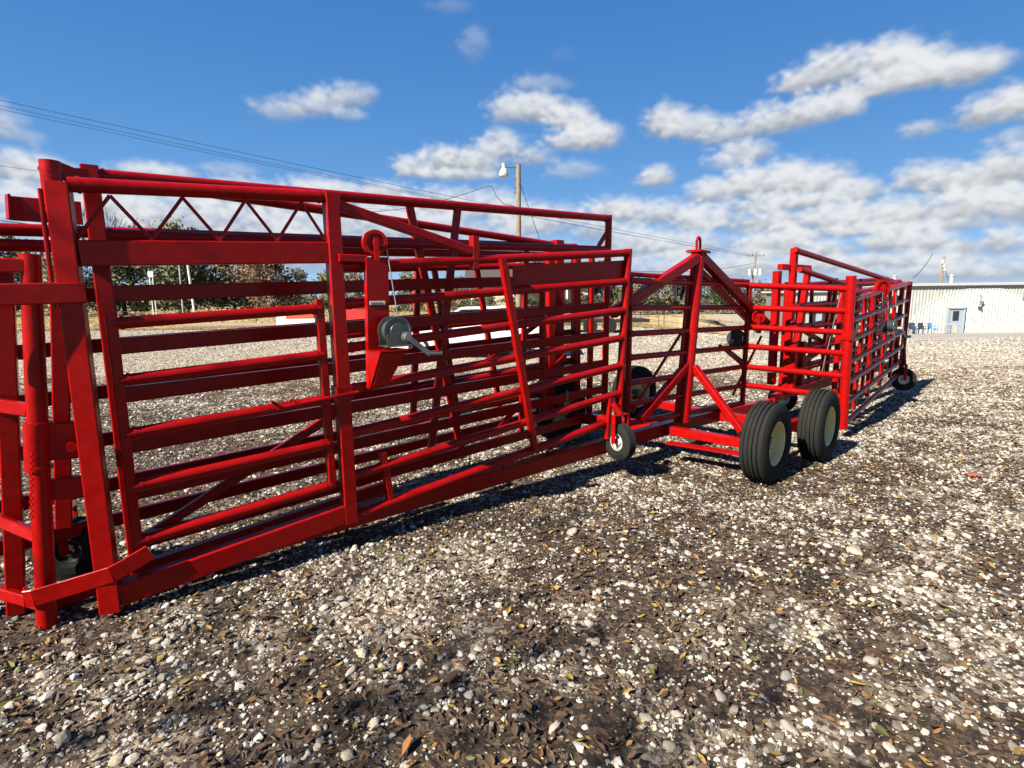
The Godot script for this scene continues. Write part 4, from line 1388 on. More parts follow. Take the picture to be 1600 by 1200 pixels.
	lone("overhead_wire", st, M.wire, "low wire running from the panel corner towards the far crossarm pole", "wire", g)
	st = fresh()
	wire(st, Vector3(34.6, 2.9, -49.2), Vector3(55.0, 6.6, -75), 0.3, 0.035)
	lone("overhead_wire", st, M.wire, "service wire slanting up from the workshop roof", "wire", g)


func build_workshop() -> void:
	var o := thing("workshop", "long low white corrugated metal workshop with an arched trim line and blue-grey door", "building", Vector3(0, 0, 0))
	var z := -49.0
	var y0 := -2.3
	var y1 := 2.15
	# corrugated front wall, with the door hole left open
	var st := fresh()
	var x := 32.2
	while x < 56.0:
		if x < 37.7 or x > 39.25:
			rib(st, x, y0, y1, z)
		else:
			rib(st, x, 0.32, y1, z)
		x += 0.28
	var w := part(o, "front_wall", st, M.shed)
	st = fresh()
	var px := 43.0
	for k in 2:
		var pts := []
		for i in 25:
			var a := PI * i / 24.0
			pts.append(Vector3(40.6 - cos(a) * 6.2, -2.0 + sin(a) * 4.0, z + 0.06))
		if k == 0:
			for i in 24:
				bar(st, pts[i], pts[i + 1], 0.05, 0.09)
	part(w, "arched_trim", st, M.shed_trim)
	st = fresh()
	x = 34.6
	while x < 46.6:
		var hi := -2.0 + 4.0 * sqrt(max(0.0, 1.0 - pow((x + 0.14 - 40.6) / 6.2, 2.0)))
		if x < 37.65 or x > 39.2:
			rib(st, x, y0, hi, z + 0.035)
		else:
			rib(st, x, 0.34, hi, z + 0.035)
		x += 0.28
	part(o, "arched_wall", st, M.shed_arch)
	st = fresh()
	block(st, Vector3(44.1, y1 + 0.16, z - 3.0), Vector3(24.4, 0.22, 6.6), 0.02)
	var rf := part(o, "roof", st, M.galv)
	st = fresh()
	block(st, Vector3(44.1, y1 + 0.02, z + 0.18), Vector3(24.4, 0.07, 0.14), 0.01)
	part(rf, "gutter", st, M.grey)
	for k in [34.2, 39.3]:
		st = fresh()
		cone(st, Vector3(k, y1 + 0.2, z - 2), Vector3(k, y1 + 0.95, z - 2), 0.14, 0.14, 12)
		cone(st, Vector3(k, y1 + 0.95, z - 2), Vector3(k, y1 + 1.05, z - 2), 0.22, 0.16, 12)
		part(rf, "vent_pipe", st, M.galv)
	st = fresh()
	block(st, Vector3(44.1, -0.1, z - 3.4), Vector3(23.6, 4.4, 5.4), 0.02)
	part(o, "back_volume", st, M.shed)
	# the door
	st = fresh()
	block(st, Vector3(37.78, -0.95, z + 0.04), Vector3(0.10, 2.5, 0.12))
	block(st, Vector3(39.17, -0.95, z + 0.04), Vector3(0.10, 2.5, 0.12))
	block(st, Vector3(38.475, 0.28, z + 0.04), Vector3(1.5, 0.10, 0.12))
	var d := part(o, "door", st, M.door)
	st = fresh()
	block(st, Vector3(38.03, -0.98, z - 0.03), Vector3(0.38, 2.4, 0.05))
	block(st, Vector3(38.95, -0.98, z - 0.03), Vector3(0.34, 2.4, 0.05))
	block(st, Vector3(38.5, -1.5, z - 0.032), Vector3(0.56, 1.36, 0.05))
	block(st, Vector3(38.5, 0.12, z - 0.032), Vector3(0.56, 0.18, 0.05))
	part(d, "leaf", st, M.door)
	st = fresh()
	block(st, Vector3(38.5, -0.4, z - 0.04), Vector3(0.56, 0.84, 0.02), 0.001)
	part(d, "pane", st, M.window)
	st = fresh()
	block(st, Vector3(38.5, -1.62, z + 0.005), Vector3(0.40, 0.9, 0.02), 0.002)
	part(d, "kick_panel", st, M.dust)
	for k in [[40.45, 0.75], [44.25, 1.45]]:
		st = fresh()
		block(st, Vector3(k[0], k[1], z + 0.14), Vector3(0.26, 0.24, 0.3), 0.03)
		cone(st, Vector3(k[0] - 0.1, k[1] - 0.1, z + 0.2), Vector3(k[0] - 0.2, k[1] - 0.42, z + 0.3), 0.08, 0.17, 10)
		path(st, [Vector3(k[0], k[1] + 0.1, z + 0.06), Vector3(k[0] + 0.05, k[1] + 0.55, z + 0.06), Vector3(k[0] - 0.2, k[1] + 0.62, z + 0.06)], 0.03)
		part(o, "wall_lamp", st, M.grey)
	# lean-to on the left
	var l := thing("lean_to", "pale lean-to with an awning, seen through the rear stack's rails", "building", Vector3(0, 0, 0))
	st = fresh()
	x = 25.0
	while x < 34.0:
		rib(st, x, 0.95, 1.75, -52)
		x += 0.28
	var lw := part(l, "front_wall", st, M.shed)
	st = fresh()
	x = 25.0
	while x < 34.0:
		rib(st, x, -2.2, -1.0, -52)
		x += 0.28
	part(l, "lower_wall", st, M.shed)
	st = fresh()
	block(st, Vector3(29.5, 1.85, -54), Vector3(9.6, 0.16, 4.6), 0.02)
	part(l, "roof", st, M.galv)
	st = fresh()
	block(st, Vector3(29.5, -0.2, -54.0), Vector3(9.0, 3.8, 3.6), 0.02)
	part(l, "back_volume", st, M.grey)
	st = fresh()
	bar(st, Vector3(25, 0.88, -51.6), Vector3(34, 0.88, -51.6), 1.0, 0.06)
	part(lw, "awning", st, M.grey)
	for i in 9:
		st = fresh()
		block(st, Vector3(25.4 + i * 0.95, -0.1, -52), Vector3(0.55, 1.8, 0.06), 0.01)
		var pn := part(l, "window", st, M.shed if i % 2 == 0 else M.door)
		st = fresh()
		block(st, Vector3(25.87 + i * 0.95, -0.1, -52.02), Vector3(0.40, 1.8, 0.03), 0.002)
		part(pn, "pane", st, M.window)
	# chairs and a table by the wall
	var cols := [M.chair_dark, M.chair_dark, M.chair_blue, M.chair_blue]
	var xs := [33.95, 34.75, 35.55, 34.35]
	var ws := ["leftmost dark blue-black chair by the workshop wall", "second dark chair by the workshop wall, next to the light blue one", "bright blue chair beside the bench near the workshop door", "pale blue chair between the two dark chairs by the workshop"]
	for i in 4:
		var at := Vector3(xs[i], land(xs[i], -47.6), -47.6 - (0.4 if i == 3 else 0.0))
		var c := thing("yard_chair", ws[i], "chair", at, 0.2 * i, "chairs by the workshop wall")
		st = fresh()
		block(st, Vector3(0, 0.42, 0), Vector3(0.55, 0.06, 0.5), 0.02)
		part(c, "seat", st, cols[i])
		st = fresh()
		bar(st, Vector3(0, 0.45, -0.24), Vector3(0, 0.92, -0.34), 0.04, 0.56)
		part(c, "backrest", st, cols[i])
		for s in [-1.0, 1.0]:
			st = fresh()
			block(st, Vector3(s * 0.30, 0.64, 0.0), Vector3(0.05, 0.04, 0.5), 0.01)
			part(c, "armrest", st, cols[i])
			for t in [-1.0, 1.0]:
				st = fresh()
				tube(st, Vector3(s * 0.27, 0, t * 0.22), Vector3(s * 0.27, 0.64, t * 0.22), 0.025, 6)
				part(c, "leg", st, cols[i])
	var b := thing("bench_table", "light metal table standing between the blue chair and the workshop door", "table", Vector3(36.55, land(36.5, -47.6), -47.6))
	st = fresh()
	block(st, Vector3(0, 0.78, 0), Vector3(1.6, 0.05, 0.7), 0.01)
	part(b, "top", st, M.galv)
	st = fresh()
	block(st, Vector3(0, 0.35, 0), Vector3(1.45, 0.04, 0.6), 0.01)
	part(b, "shelf", st, M.galv)
	for s in [-0.72, 0.72]:
		for t in [-0.28, 0.28]:
			st = fresh()
			tube(st, Vector3(s, 0, t), Vector3(s, 0.76, t), 0.025, 6)
			part(b, "leg", st, M.galv)


func rib(st: SurfaceTool, x: float, y0: float, y1: float, z: float) -> void:
	var p := [Vector2(x, z), Vector2(x + 0.05, z + 0.045), Vector2(x + 0.12, z + 0.045), Vector2(x + 0.17, z), Vector2(x + 0.28, z)]
	for i in 4:
		var a: Vector2 = p[i]
		var b: Vector2 = p[i + 1]
		var n := Vector3(-(b.y - a.y), 0, b.x - a.x).normalized()
		quad(st, Vector3(a.x, y0, a.y), Vector3(b.x, y0, b.y), Vector3(b.x, y1, b.y), Vector3(a.x, y1, a.y), n)


func build_house() -> void:
	var o := thing("house", "cream bungalow with a low dark shingle roof, far behind the panel corner", "house", Vector3(2.4, 0, -60))
	var st := fresh()
	plate(st, [Vector3(-6.5, 0, 0), Vector3(6.0, 0, 0), Vector3(6.0, 3.0, 0), Vector3(-6.5, 3.0, 0)], Vector3(0, 0, 0.3))
	plate(st, [Vector3(6.0, 0, 0), Vector3(6.0, 3, 0), Vector3(6.0, 3, -8), Vector3(6.0, 0, -8)], Vector3(0.3, 0, 0))
	plate(st, [Vector3(-6.5, 0, 0), Vector3(-6.5, 3, 0), Vector3(-6.5, 3, -8), Vector3(-6.5, 0, -8)], Vector3(0.3, 0, 0))
	var w := part(o, "wall", st, M.cream_wall)
	st = fresh()
	for k in 12:
		block(st, Vector3(-0.25, 0.3 + k * 0.23, 0.17), Vector3(12.3, 0.2, 0.03), 0.008)
	var sd := part(w, "siding", st, M.cream_wall)
	sd.set_meta("kind", "stuff")
	st = fresh()
	plate(st, [Vector3(-7.3, 2.9, 0.9), Vector3(6.8, 2.9, 0.9), Vector3(6.8, 5.4, -4), Vector3(-7.3, 5.4, -4)], Vector3(0, 0.16, 0.06))
	plate(st, [Vector3(-7.3, 2.9, -8.9), Vector3(6.8, 2.9, -8.9), Vector3(6.8, 5.4, -4), Vector3(-7.3, 5.4, -4)], Vector3(0, 0.16, -0.06))
	part(o, "roof", st, M.shingle)
	st = fresh()
	plate(st, [Vector3(-2.5, 2.9, 3.0), Vector3(3.5, 2.9, 3.0), Vector3(0.4, 5.35, 3.0)], Vector3(0, 0, 0.2))
	part(o, "gable", st, M.cream_wall)
	st = fresh()
	plate(st, [Vector3(-2.9, 2.75, 3.4), Vector3(0.4, 5.5, 3.4), Vector3(0.4, 5.5, -4), Vector3(-2.9, 2.75, -4)], Vector3(-0.06, 0.14, 0))
	plate(st, [Vector3(3.9, 2.75, 3.4), Vector3(0.4, 5.5, 3.4), Vector3(0.4, 5.5, -4), Vector3(3.9, 2.75, -4)], Vector3(0.06, 0.14, 0))
	part(o, "roof", st, M.shingle)
	for k in [-2.2, 0.5, 3.2]:
		st = fresh()
		block(st, Vector3(k, 1.4, 2.9), Vector3(0.18, 2.8, 0.18))
		part(o, "porch_post", st, M.white)
	for k in [-4.8, -1.0, 1.9, 4.7]:
		st = fresh()
		block(st, Vector3(k, 1.5, 0.19), Vector3(1.2, 1.3, 0.1))
		var wn := part(o, "window", st, M.white)
		st = fresh()
		block(st, Vector3(k, 1.5, 0.245), Vector3(1.0, 1.1, 0.02), 0.002)
		part(wn, "pane", st, M.window)


func car_side(x: float) -> Vector2:
	# roof line and belt line of the car at x metres from its nose
	var top := 0.0
	if x < 0.9:
		top = lerp(0.72, 0.86, x / 0.9)
	elif x < 1.35:
		top = lerp(0.86, 0.95, (x - 0.9) / 0.45)
	elif x < 2.05:
		top = lerp(0.95, 1.42, (x - 1.35) / 0.7)
	elif x < 3.2:
		top = lerp(1.42, 1.44, (x - 2.05) / 1.15)
	elif x < 4.0:
		top = lerp(1.44, 1.04, (x - 3.2) / 0.8)
	else:
		top = lerp(1.04, 0.96, (x - 4.0) / 0.8)
	return Vector2(top, 0.92)


func build_car() -> void:
	var o := thing("parked_car", "white sedan parked on the gravel behind the front stack", "car", Vector3(-3.45, 0, -17.1), deg_to_rad(-4))
	var st := fresh()
	var xs := [0.0, 0.15, 0.5, 0.9, 1.35, 2.9, 3.5, 4.0, 4.5, 4.72, 4.8]
	for i in xs.size() - 1:
		var a: float = xs[i]
		var b: float = xs[i + 1]
		var ha: float = min(car_side(a).x, 0.95)
		var hb: float = min(car_side(b).x, 0.95)
		var ia := 0.12 if i == 0 else 0.0
		var ib := 0.12 if i == xs.size() - 2 else 0.0
		for s in [-1.0, 1.0]:
			var za: float = s * (0.88 - ia)
			var zb: float = s * (0.88 - ib)
			quad(st, Vector3(a, 0.28, za), Vector3(b, 0.28, zb), Vector3(b, 0.62, zb * 1.02), Vector3(a, 0.62, za * 1.02), Vector3(0, -0.1, s).normalized())
			quad(st, Vector3(a, 0.62, za * 1.02), Vector3(b, 0.62, zb * 1.02), Vector3(b, hb, zb * 0.95), Vector3(a, ha, za * 0.95), Vector3(0, 0.2, s).normalized())
		quad(st, Vector3(a, ha, -0.83), Vector3(b, hb, -0.83), Vector3(b, hb, 0.83), Vector3(a, ha, 0.83), Vector3(0, 1, 0))
	quad(st, Vector3(0, 0.28, -0.76), Vector3(0, 0.72, -0.76), Vector3(0, 0.72, 0.76), Vector3(0, 0.28, 0.76), Vector3(-1, 0, 0))
	quad(st, Vector3(4.8, 0.28, -0.76), Vector3(4.8, 0.95, -0.76), Vector3(4.8, 0.95, 0.76), Vector3(4.8, 0.28, 0.76), Vector3(1, 0, 0))
	quad(st, Vector3(0, 0.28, -0.8), Vector3(4.8, 0.28, -0.8), Vector3(4.8, 0.28, 0.8), Vector3(0, 0.28, 0.8), Vector3(0, -1, 0))
	part(o, "body", st, M.car)
	# cabin: roof and pillars, then the glass
	st = fresh()
	plate(st, [Vector3(2.05, 1.43, -0.58), Vector3(3.25, 1.44, -0.58), Vector3(3.25, 1.44, 0.58), Vector3(2.05, 1.43, 0.58)], Vector3(0, 0.05, 0))
	for s in [-1.0, 1.0]:
		bar(st, Vector3(1.35, 0.94, s * 0.80), Vector3(2.05, 1.42, s * 0.60), 0.06, 0.07)
		bar(st, Vector3(2.05, 1.42, s * 0.60), Vector3(3.25, 1.43, s * 0.60), 0.06, 0.06)
		bar(st, Vector3(3.25, 1.43, s * 0.60), Vector3(4.0, 1.0, s * 0.79), 0.06, 0.14)
		bar(st, Vector3(2.62, 0.94, s * 0.81), Vector3(2.66, 1.43, s * 0.60), 0.05, 0.09)
	part(o, "roof", st, M.car)
	for s in [-1.0, 1.0]:
		st = fresh()
		plate(st, [Vector3(1.45, 0.95, s * 0.79), Vector3(2.6, 0.95, s * 0.79), Vector3(2.62, 1.40, s * 0.60), Vector3(2.08, 1.40, s * 0.60)], Vector3(0, 0.002, s * 0.006))
		part(o, "side_window", st, M.window)
		st = fresh()
		plate(st, [Vector3(2.68, 0.95, s * 0.79), Vector3(3.85, 0.97, s * 0.78), Vector3(3.22, 1.40, s * 0.60), Vector3(2.69, 1.40, s * 0.60)], Vector3(0, 0.002, s * 0.006))
		part(o, "side_window", st, M.window)
	st = fresh()
	plate(st, [Vector3(1.36, 0.95, -0.76), Vector3(1.36, 0.95, 0.76), Vector3(2.04, 1.41, 0.56), Vector3(2.04, 1.41, -0.56)], Vector3(-0.006, 0.006, 0))
	part(o, "windscreen", st, M.window)
	st = fresh()
	plate(st, [Vector3(4.0, 1.02, -0.74), Vector3(4.0, 1.02, 0.74), Vector3(3.26, 1.42, 0.56), Vector3(3.26, 1.42, -0.56)], Vector3(0.006, 0.006, 0))
	part(o, "rear_window", st, M.window)
	for s in [-1.0, 1.0]:
		for x in [0.85, 3.75]:
			st = fresh()
			lathe(st, [Vector2(0.1, 0.2), Vector2(0.1, 0.3), Vector2(0.06, 0.325), Vector2(-0.1, 0.325), Vector2(-0.1, 0.2)], Vector3(x, 0.325, s * 0.80), Vector3(0, 0, s), 28)
			var w := part(o, "wheel", st, M.rubber)
			st = fresh()
			lathe(st, [Vector2(0.09, 0.2), Vector2(0.07, 0.15), Vector2(0.09, 0.05), Vector2(0.09, 0.0)], Vector3(x, 0.325, s * 0.80), Vector3(0, 0, s), 20)
			part(w, "rim", st, M.galv)
		st = fresh()
		block(st, Vector3(0.03, 0.66, s * 0.6), Vector3(0.08, 0.13, 0.3), 0.02)
		part(o, "headlight", st, M.galv)
		st = fresh()
		block(st, Vector3(4.79, 0.78, s * 0.6), Vector3(0.06, 0.15, 0.3), 0.02)
		part(o, "tail_light", st, M.bright_red)
		for x in [2.35, 3.4]:
			st = fresh()
			block(st, Vector3(x, 0.82, s * 0.875), Vector3(0.18, 0.03, 0.04), 0.008)
			part(o, "door_handle", st, M.car)
		st = fresh()
		block(st, Vector3(1.62, 0.98, s * 0.93), Vector3(0.12, 0.12, 0.18), 0.03)
		part(o, "mirror", st, M.car)


func build_field() -> void:
	# dry grass from the edge of the gravel to the trees
	var st := fresh()
	var xs := []
	var x := -150.0
	while x <= 36.0:
		xs.append(x)
		x += 3.0
	var zs := [0.0, 3.0, 8.0, 16.0, 28.0, 45.0, 70.0, 110.0, 160.0]
	for k in zs:
		for xx in xs:
			var edge: float = -33.5 - 1.2 * grit.get_noise_2d(xx * 0.3, 0.0) - 0.04 * max(0.0, -xx)
			var zz: float = edge - k
			st.set_uv(Vector2(xx, zz) / 9.0)
			var xe: float = min(xx, 13.0 + max(0.0, k - 26.0) * 0.9 + (xx + 150.0) * 0.001)
			st.add_vertex(Vector3(xe, land(xe, zz) + 0.02 + 0.10 * smoothstep(0.0, 6.0, k), zz))
	var w := xs.size()
	for j in zs.size() - 1:
		for i in w - 1:
			var a := j * w + i
			for k in [a, a + w, a + 1, a + 1, a + w, a + w + 1]:
				st.add_index(k)
	st.generate_normals()
	st.generate_tangents()
	var m := StandardMaterial3D.new()
	m.roughness = 1.0
	m.albedo_texture = noise_map(0.02, FastNoiseLite.TYPE_SIMPLEX_SMOOTH, 512, lin(0.22, 0.155, 0.066), lin(0.39, 0.31, 0.16), 61, 5)
	var o := part(self, "field", st, m)
	o.set_meta("kind", "structure")
	var rr := RandomNumberGenerator.new()
	rr.seed = 9
	var at := []
	var tone := []
	var tuft := fresh()
	for i in 7:
		var p := TAU * i / 7.0
		var b := Vector3(cos(p), 0, sin(p))
		tri(tuft, b * 0.25 + b.cross(Vector3.UP) * 0.07, b * 0.25 - b.cross(Vector3.UP) * 0.07, b * 0.7 + Vector3(0, 1.0 - 0.1 * (i % 3), 0), Vector3.UP, Vector3.UP, Vector3.UP)
	var tm := tuft.commit()
	for i in 22000:
		var k := 75.0 * pow(rr.randf(), 2.2)
		var xx := rr.randf_range(-62, 34) * (1.0 + k / 60.0)
		if xx > min(35.0, 12.6 + max(0.0, k - 26.0) * 0.9):
			continue
		var zz: float = -33.5 - 1.2 * grit.get_noise_2d(xx * 0.3, 0.0) - 0.04 * max(0.0, -xx) - k + 0.5
		var s := rr.randf_range(0.07, 0.2) * (1.0 + k / 60.0)
		at.append(Transform3D(Basis(Vector3.UP, rr.randf() * TAU).scaled(Vector3(s * 1.3, s, s * 1.3)), Vector3(xx, land(xx, zz) + 0.02 + 0.1 * smoothstep(0.0, 6.0, k - 0.5), zz)))
		var c := rr.randf_range(0.6, 1.25)
		tone.append(Color(0.31, 0.235, 0.11) * c if rr.randf() < 0.86 else Color(0.14, 0.145, 0.058) * c)
	var gm := paint(1, 1, 1, 1.0)
	gm.vertex_color_use_as_albedo = true
	gm.cull_mode = BaseMaterial3D.CULL_DISABLED
	scatter(o, "grass_tufts", tm, gm, at, tone)
	# grey drive in front of the workshop
	st = fresh()
	xs = [13.0, 17.0, 22.0, 28.0, 36.0, 46.0, 60.0, 90.0]
	zs = [-30.0, -34.0, -38.0, -43.0, -48.0, -56.0]
	for zz in zs:
		for xx in xs:
			st.set_uv(Vector2(xx, zz) / 5.0)
			st.add_vertex(Vector3(xx, land(xx, zz) + 0.015, zz))
	w = xs.size()
	for j in zs.size() - 1:
		for i in w - 1:
			var a := j * w + i
			for k in [a, a + w, a + 1, a + 1, a + w, a + w + 1]:
				st.add_index(k)
	st.generate_normals()
	st.generate_tangents()
	m = StandardMaterial3D.new()
	m.roughness = 0.95
	m.albedo_texture = noise_map(0.03, FastNoiseLite.TYPE_SIMPLEX, 512, lin(0.17, 0.16, 0.14), lin(0.26, 0.25, 0.215), 62, 5)
	o = part(self, "drive", st, m)
	o.set_meta("kind", "structure")


func build_small_things() -> void:
	var st := fresh()
	# white box with an orange panel
	var o := thing("supply_box", "white box with an orange panel, behind the gate's top rail", "box", Vector3(-12.6, 0, -33.5), deg_to_rad(4))
	block(st, Vector3(0, 0.3, 0), Vector3(2.2, 0.6, 1.0), 0.02)
	part(o, "body", st, M.white)
	st = fresh()
	block(st, Vector3(0.28, 0.75, 0.1), Vector3(1.55, 0.3, 0.8), 0.02)
	part(o, "orange_panel", st, M.orange)
	st = fresh()
	block(st, Vector3(-0.8, 0.72, 0.1), Vector3(0.55, 0.26, 0.8), 0.02)
	part(o, "white_top", st, M.white)
	# red mesh-sided cart
	o = thing("mesh_cart", "small red cart with mesh sides, behind the tall red frame post", "cart", Vector3(-8.0, 0, -30))
	st = fresh()
	block(st, Vector3(0, 0.42, 0), Vector3(2.2, 0.12, 1.2), 0.01)
	part(o, "bed", st, M.white)
	for s in [-0.6, 0.6]:
		st = fresh()
		for i in 15:
			tube(st, Vector3(-1.05 + i * 0.15, 0.48, s), Vector3(-1.05 + i * 0.15, 1.25, s), 0.014, 5)
		for i in 6:
			tube(st, Vector3(-1.05, 0.5 + i * 0.15, s), Vector3(1.05, 0.5 + i * 0.15, s), 0.014, 5)
		part(o, "mesh_side", st, M.bright_red)
	st = fresh()
	plate(st, [Vector3(-1.0, 0.5, -0.2), Vector3(0.45, 0.5, -0.2), Vector3(0.45, 1.15, -0.2), Vector3(-1.0, 1.15, -0.2)], Vector3(0, 0, 0.04))
	part(o, "red_board", st, M.bright_red)
	for s in [-0.7, 0.7]:
		for t in [-0.6, 0.6]:
			st = fresh()
			lathe(st, [Vector2(0.07, 0.0), Vector2(0.07, 0.2), Vector2(-0.07, 0.2), Vector2(-0.07, 0.0)], Vector3(s, 0.2, t), Vector3(0, 0, 1), 18)
			part(o, "wheel", st, M.rubber)
	# flatbed with clutter right of the car
	o = thing("flatbed_trailer", "low dark flatbed trailer with pale odds and ends, right of the white car", "trailer", Vector3(4.2, 0, -27.5))
	st = fresh()
	block(st, Vector3(0, 0.55, 0), Vector3(4.6, 0.14, 1.9), 0.01)
	part(o, "bed", st, M.black)
	for s in [-0.5, 0.4]:
		st = fresh()
		lathe(st, [Vector2(0.1, 0.0), Vector2(0.1, 0.33), Vector2(-0.1, 0.33), Vector2(-0.1, 0.0)], Vector3(s, 0.33, 1.0), Vector3(0, 0, 1), 20)
		part(o, "wheel", st, M.rubber)
	st = fresh()
	tube(st, Vector3(-2.3, 0.5, 0), Vector3(-3.4, 0.45, 0), 0.05)
	part(o, "tongue", st, M.black)
	st = fresh()
	block(st, Vector3(0, 0.32, 0), Vector3(0.5, 0.64, 0.5), 0.02)
	var bx := lone("storage_crate", st, M.shed, "pale crate on the left end of the flatbed trailer", "crate")
	bx.position = Vector3(2.6, 0.62, -27.3)
	st = fresh()
	block(st, Vector3(0, 0.28, 0), Vector3(0.62, 0.56, 0.5), 0.02)
	bx = lone("storage_crate", st, M.sand, "sand-coloured crate on the right end of the flatbed trailer", "crate")
	bx.position = Vector3(5.3, 0.62, -27.3)
	# low log along the grass edge
	st = fresh()
	tube(st, Vector3(-20.5, 0.16, -35.5), Vector3(-14.2, 0.16, -34.9), 0.17, 12)
	lone("timber_log", st, M.wood, "long weathered timber lying along the grass edge left of the white box", "log")
	# street sign and white post
	o = thing("street_sign", "small white framed sign on posts below the truss, before the trees", "sign", Vector3(-32.6, 0, -52))
	for s in [-0.14, 0.14]:
		st = fresh()
		tube(st, Vector3(s, 0, 0), Vector3(s, 4.4, 0), 0.045, 8)
		part(o, "post", st, M.white)
	st = fresh()
	block(st, Vector3(0, 4.1, 0.06), Vector3(0.45, 0.5, 0.04), 0.01)
	part(o, "plate", st, M.white)
	st = fresh()
	cone(st, Vector3(0, 0, 0), Vector3(-0.25, 5.6, 0), 0.10, 0.09, 10)
	bx = lone("white_post", st, M.white, "plain white post right of the framed sign, below the truss", "post")
	bx.position = Vector3(-28.4, 0, -51)
	st = fresh()
	cone(st, Vector3(0, 0, 0), Vector3(0.1, 5.2, 0), 0.06, 0.05, 10)
	bx = lone("thin_post", st, M.galv, "thin grey post just left of the plain white post", "post")
	bx.position = Vector3(-31.2, 0, -54)
	# wire fence and pipe gate out on the grass, seen between the stacks
	o = thing("pipe_gate", "thin dark pipe gate on the dry grass seen left of the mast", "gate", Vector3(10.2, -0.6, -42))
	st = fresh()
	for s in [-1.0, 0.75]:
		tube(st, Vector3(s, 0, 0), Vector3(s, 1.15, 0), 0.03, 6)
	part(o, "post", st, M.rust)
	for y in [0.35, 0.75, 1.1]:
		st = fresh()
		tube(st, Vector3(-1.0, y, 0), Vector3(0.75, y, 0), 0.022, 6)
		part(o, "rail", st, M.rust)
	o = thing("wire_fence", "low wire fence with thin posts crossing the dry grass", "fence", Vector3(0, 0, 0))
	for i in 20:
		var x := -34.0 + i * 3.2
		st = fresh()
		tube(st, Vector3(x, land(x, -40) - 0.1, -40), Vector3(x, land(x, -40) + 1.1, -40), 0.03, 6)
		part(o, "post", st, M.rust)
	for y in [0.55, 1.0]:
		st = fresh()
		for i in 19:
			var x := -34.0 + i * 3.2
			tube(st, Vector3(x, land(x, -40) + y, -40), Vector3(x + 3.2, land(x + 3.2, -40) + y, -40), 0.012, 5)
		part(o, "strand", st, M.wire)
	st = fresh()
	block(st, Vector3(0, 0.5, 0), Vector3(0.35, 1.0, 0.3), 0.02)
	bx = lone("marker_post", st, M.sand, "short pale marker post on the grass left of the mast", "post")
	bx.position = Vector3(12.4, land(12.4, -41.0), -41)
	# scrap of red cloth on the gravel
	st = fresh()
	var prev := []
	for i in 7:
		var rowp := []
		for j in 5:
			rowp.append(Vector3(i * 0.02 - 0.06, 0.02 + 0.022 * absf(sin(i * 1.7 + j * 2.3)), j * 0.02 - 0.04))
		if i > 0:
			for j in 4:
				tri(st, prev[j], prev[j + 1], rowp[j], Vector3.UP, Vector3.UP, Vector3.UP)
				tri(st, rowp[j], prev[j + 1], rowp[j + 1], Vector3.UP, Vector3.UP, Vector3.UP)
		prev = rowp
	bx = lone("cloth_scrap", st, M.scrap, "crumpled dull orange-red scrap lying on the gravel at the far right", "scrap")
	bx.position = Vector3(4.35, 0.0, -5.12)


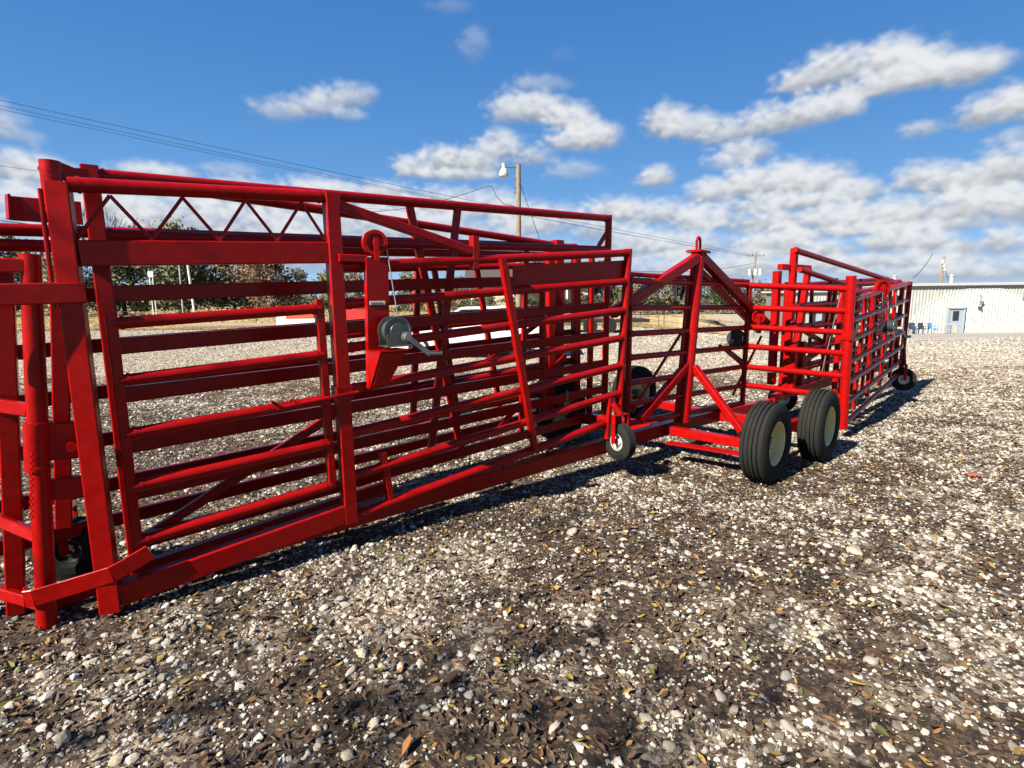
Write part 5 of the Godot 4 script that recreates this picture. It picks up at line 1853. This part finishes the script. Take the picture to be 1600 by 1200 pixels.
# ---------------------------------------------------------------- all of it
func _ready() -> void:
	var cam := Camera3D.new()
	cam.name = "camera"
	cam.fov = 68.57
	cam.near = 0.05
	cam.far = 2000.0
	cam.transform = Transform3D(Basis(Vector3.RIGHT, -deg_to_rad(8.849)) * Basis(Vector3(0, 0, 1), -0.012), Vector3(0, 1.75, 0))
	add_child(cam, true)
	cam.current = true
	var env := Environment.new()
	env.background_mode = Environment.BG_SKY
	var sky := Sky.new()
	var sm := PanoramaSkyMaterial.new()
	sm.panorama = make_sky()
	sky.sky_material = sm
	env.sky = sky
	env.tonemap_mode = Environment.TONE_MAPPER_LINEAR
	env.tonemap_exposure = 3.2
	env.sdfgi_enabled = true
	env.ssao_enabled = true
	env.ssil_enabled = true
	var we := WorldEnvironment.new()
	we.name = "world"
	we.environment = env
	add_child(we, true)
	var sun := DirectionalLight3D.new()
	sun.name = "sun"
	sun.light_color = Color(1.0, 0.955, 0.88)
	sun.light_energy = 1.6
	sun.light_angular_distance = 0.5
	sun.shadow_enabled = true
	add_child(sun, true)
	sun.look_at_from_position(Vector3.ZERO, Vector3(0.5816, -0.6225, -0.5237))

	grit.seed = 4
	grit.frequency = 0.9
	grit.fractal_octaves = 4
	patch.seed = 17
	patch.frequency = 0.55
	patch.fractal_octaves = 4

	var red := paint(0.275, 0.0022, 0.0018, 0.42)
	red.metallic_specular = 0.3
	red.uv1_triplanar = true
	red.uv1_world_triplanar = true
	red.uv1_scale = Vector3.ONE * 1.3
	red.albedo_texture = noise_map(0.02, FastNoiseLite.TYPE_SIMPLEX_SMOOTH, 512, Color(0.80, 0.78, 0.78), Color(1, 1, 1), 70, 6)
	red.roughness_texture = noise_map(0.02, FastNoiseLite.TYPE_SIMPLEX_SMOOTH, 256, Color(0.55, 0.55, 0.55), Color(1.0, 1.0, 1.0), 71, 5)
	red.normal_enabled = true
	red.normal_texture = bump_map(0.03, FastNoiseLite.TYPE_SIMPLEX_SMOOTH, 256, 72, 1.2)
	red.normal_scale = 0.25
	M.red = red
	M.bright_red = paint(0.408, 0.008, 0.007, 0.5)
	var rub := paint(0.013, 0.0135, 0.013, 0.86)
	rub.metallic_specular = 0.3
	rub.uv1_triplanar = true
	rub.uv1_scale = Vector3.ONE * 3.0
	rub.albedo_texture = noise_map(0.02, FastNoiseLite.TYPE_SIMPLEX_SMOOTH, 256, Color(0.8, 0.8, 0.78), Color(1, 1, 1), 73, 4)
	M.rubber = rub
	M.cream = paint(0.60, 0.51, 0.235, 0.5)
	M.white = paint(0.530, 0.524, 0.503, 0.5)
	M.grey = paint(0.109, 0.112, 0.116, 0.6)
	M.zinc = paint(0.070, 0.082, 0.078, 0.42, 0.4)
	M.steel = paint(0.22, 0.22, 0.215, 0.42, 0.7)
	M.galv = paint(0.354, 0.360, 0.360, 0.55, 0.2)
	M.black = paint(0.010, 0.010, 0.011, 0.5)
	M.wire = paint(0.020, 0.020, 0.024, 0.6)
	var wd := paint(0.286, 0.238, 0.177, 0.9)
	wd.uv1_triplanar = true
	wd.uv1_scale = Vector3(2.0, 0.2, 2.0)
	wd.albedo_texture = noise_map(0.04, FastNoiseLite.TYPE_SIMPLEX_SMOOTH, 256, Color(0.55, 0.52, 0.50), Color(1, 1, 1), 74, 5)
	M.wood = wd
	M.bark = paint(0.058, 0.045, 0.034, 0.95)
	M.lamp = paint(0.374, 0.394, 0.340, 0.4)
	var sh := paint(0.335, 0.350, 0.355, 0.6)
	sh.uv1_triplanar = true
	sh.uv1_world_triplanar = true
	sh.uv1_scale = Vector3(0.25, 0.06, 0.25)
	sh.albedo_texture = noise_map(0.03, FastNoiseLite.TYPE_SIMPLEX_SMOOTH, 512, Color(0.78, 0.79, 0.74), Color(1, 1, 1), 75, 5)
	M.shed = sh
	M.shed_arch = paint(0.42, 0.43, 0.43, 0.6)
	M.shed_trim = paint(0.340, 0.347, 0.326, 0.6)
	M.door = paint(0.204, 0.252, 0.306, 0.6)
	M.window = paint(0.012, 0.018, 0.024, 0.08)
	M.dust = paint(0.326, 0.286, 0.224, 0.7)
	M.cream_wall = paint(0.408, 0.367, 0.286, 0.8)
	M.shingle = paint(0.041, 0.035, 0.033, 0.95)
	M.car = paint(0.544, 0.544, 0.537, 0.22)
	M.orange = paint(0.449, 0.051, 0.014, 0.6)
	M.scrap = paint(0.30, 0.060, 0.032, 0.8)
	M.sand = paint(0.374, 0.299, 0.204, 0.7)
	M.rust = paint(0.082, 0.044, 0.027, 0.9)
	M.chair_dark = paint(0.020, 0.031, 0.048, 0.6)
	M.chair_blue = paint(0.068, 0.190, 0.354, 0.6)

	build_ground()
	build_field()
	build_trees()
	build_house()
	build_workshop()
	build_lines()
	build_car()
	build_corral()
	build_small_things()
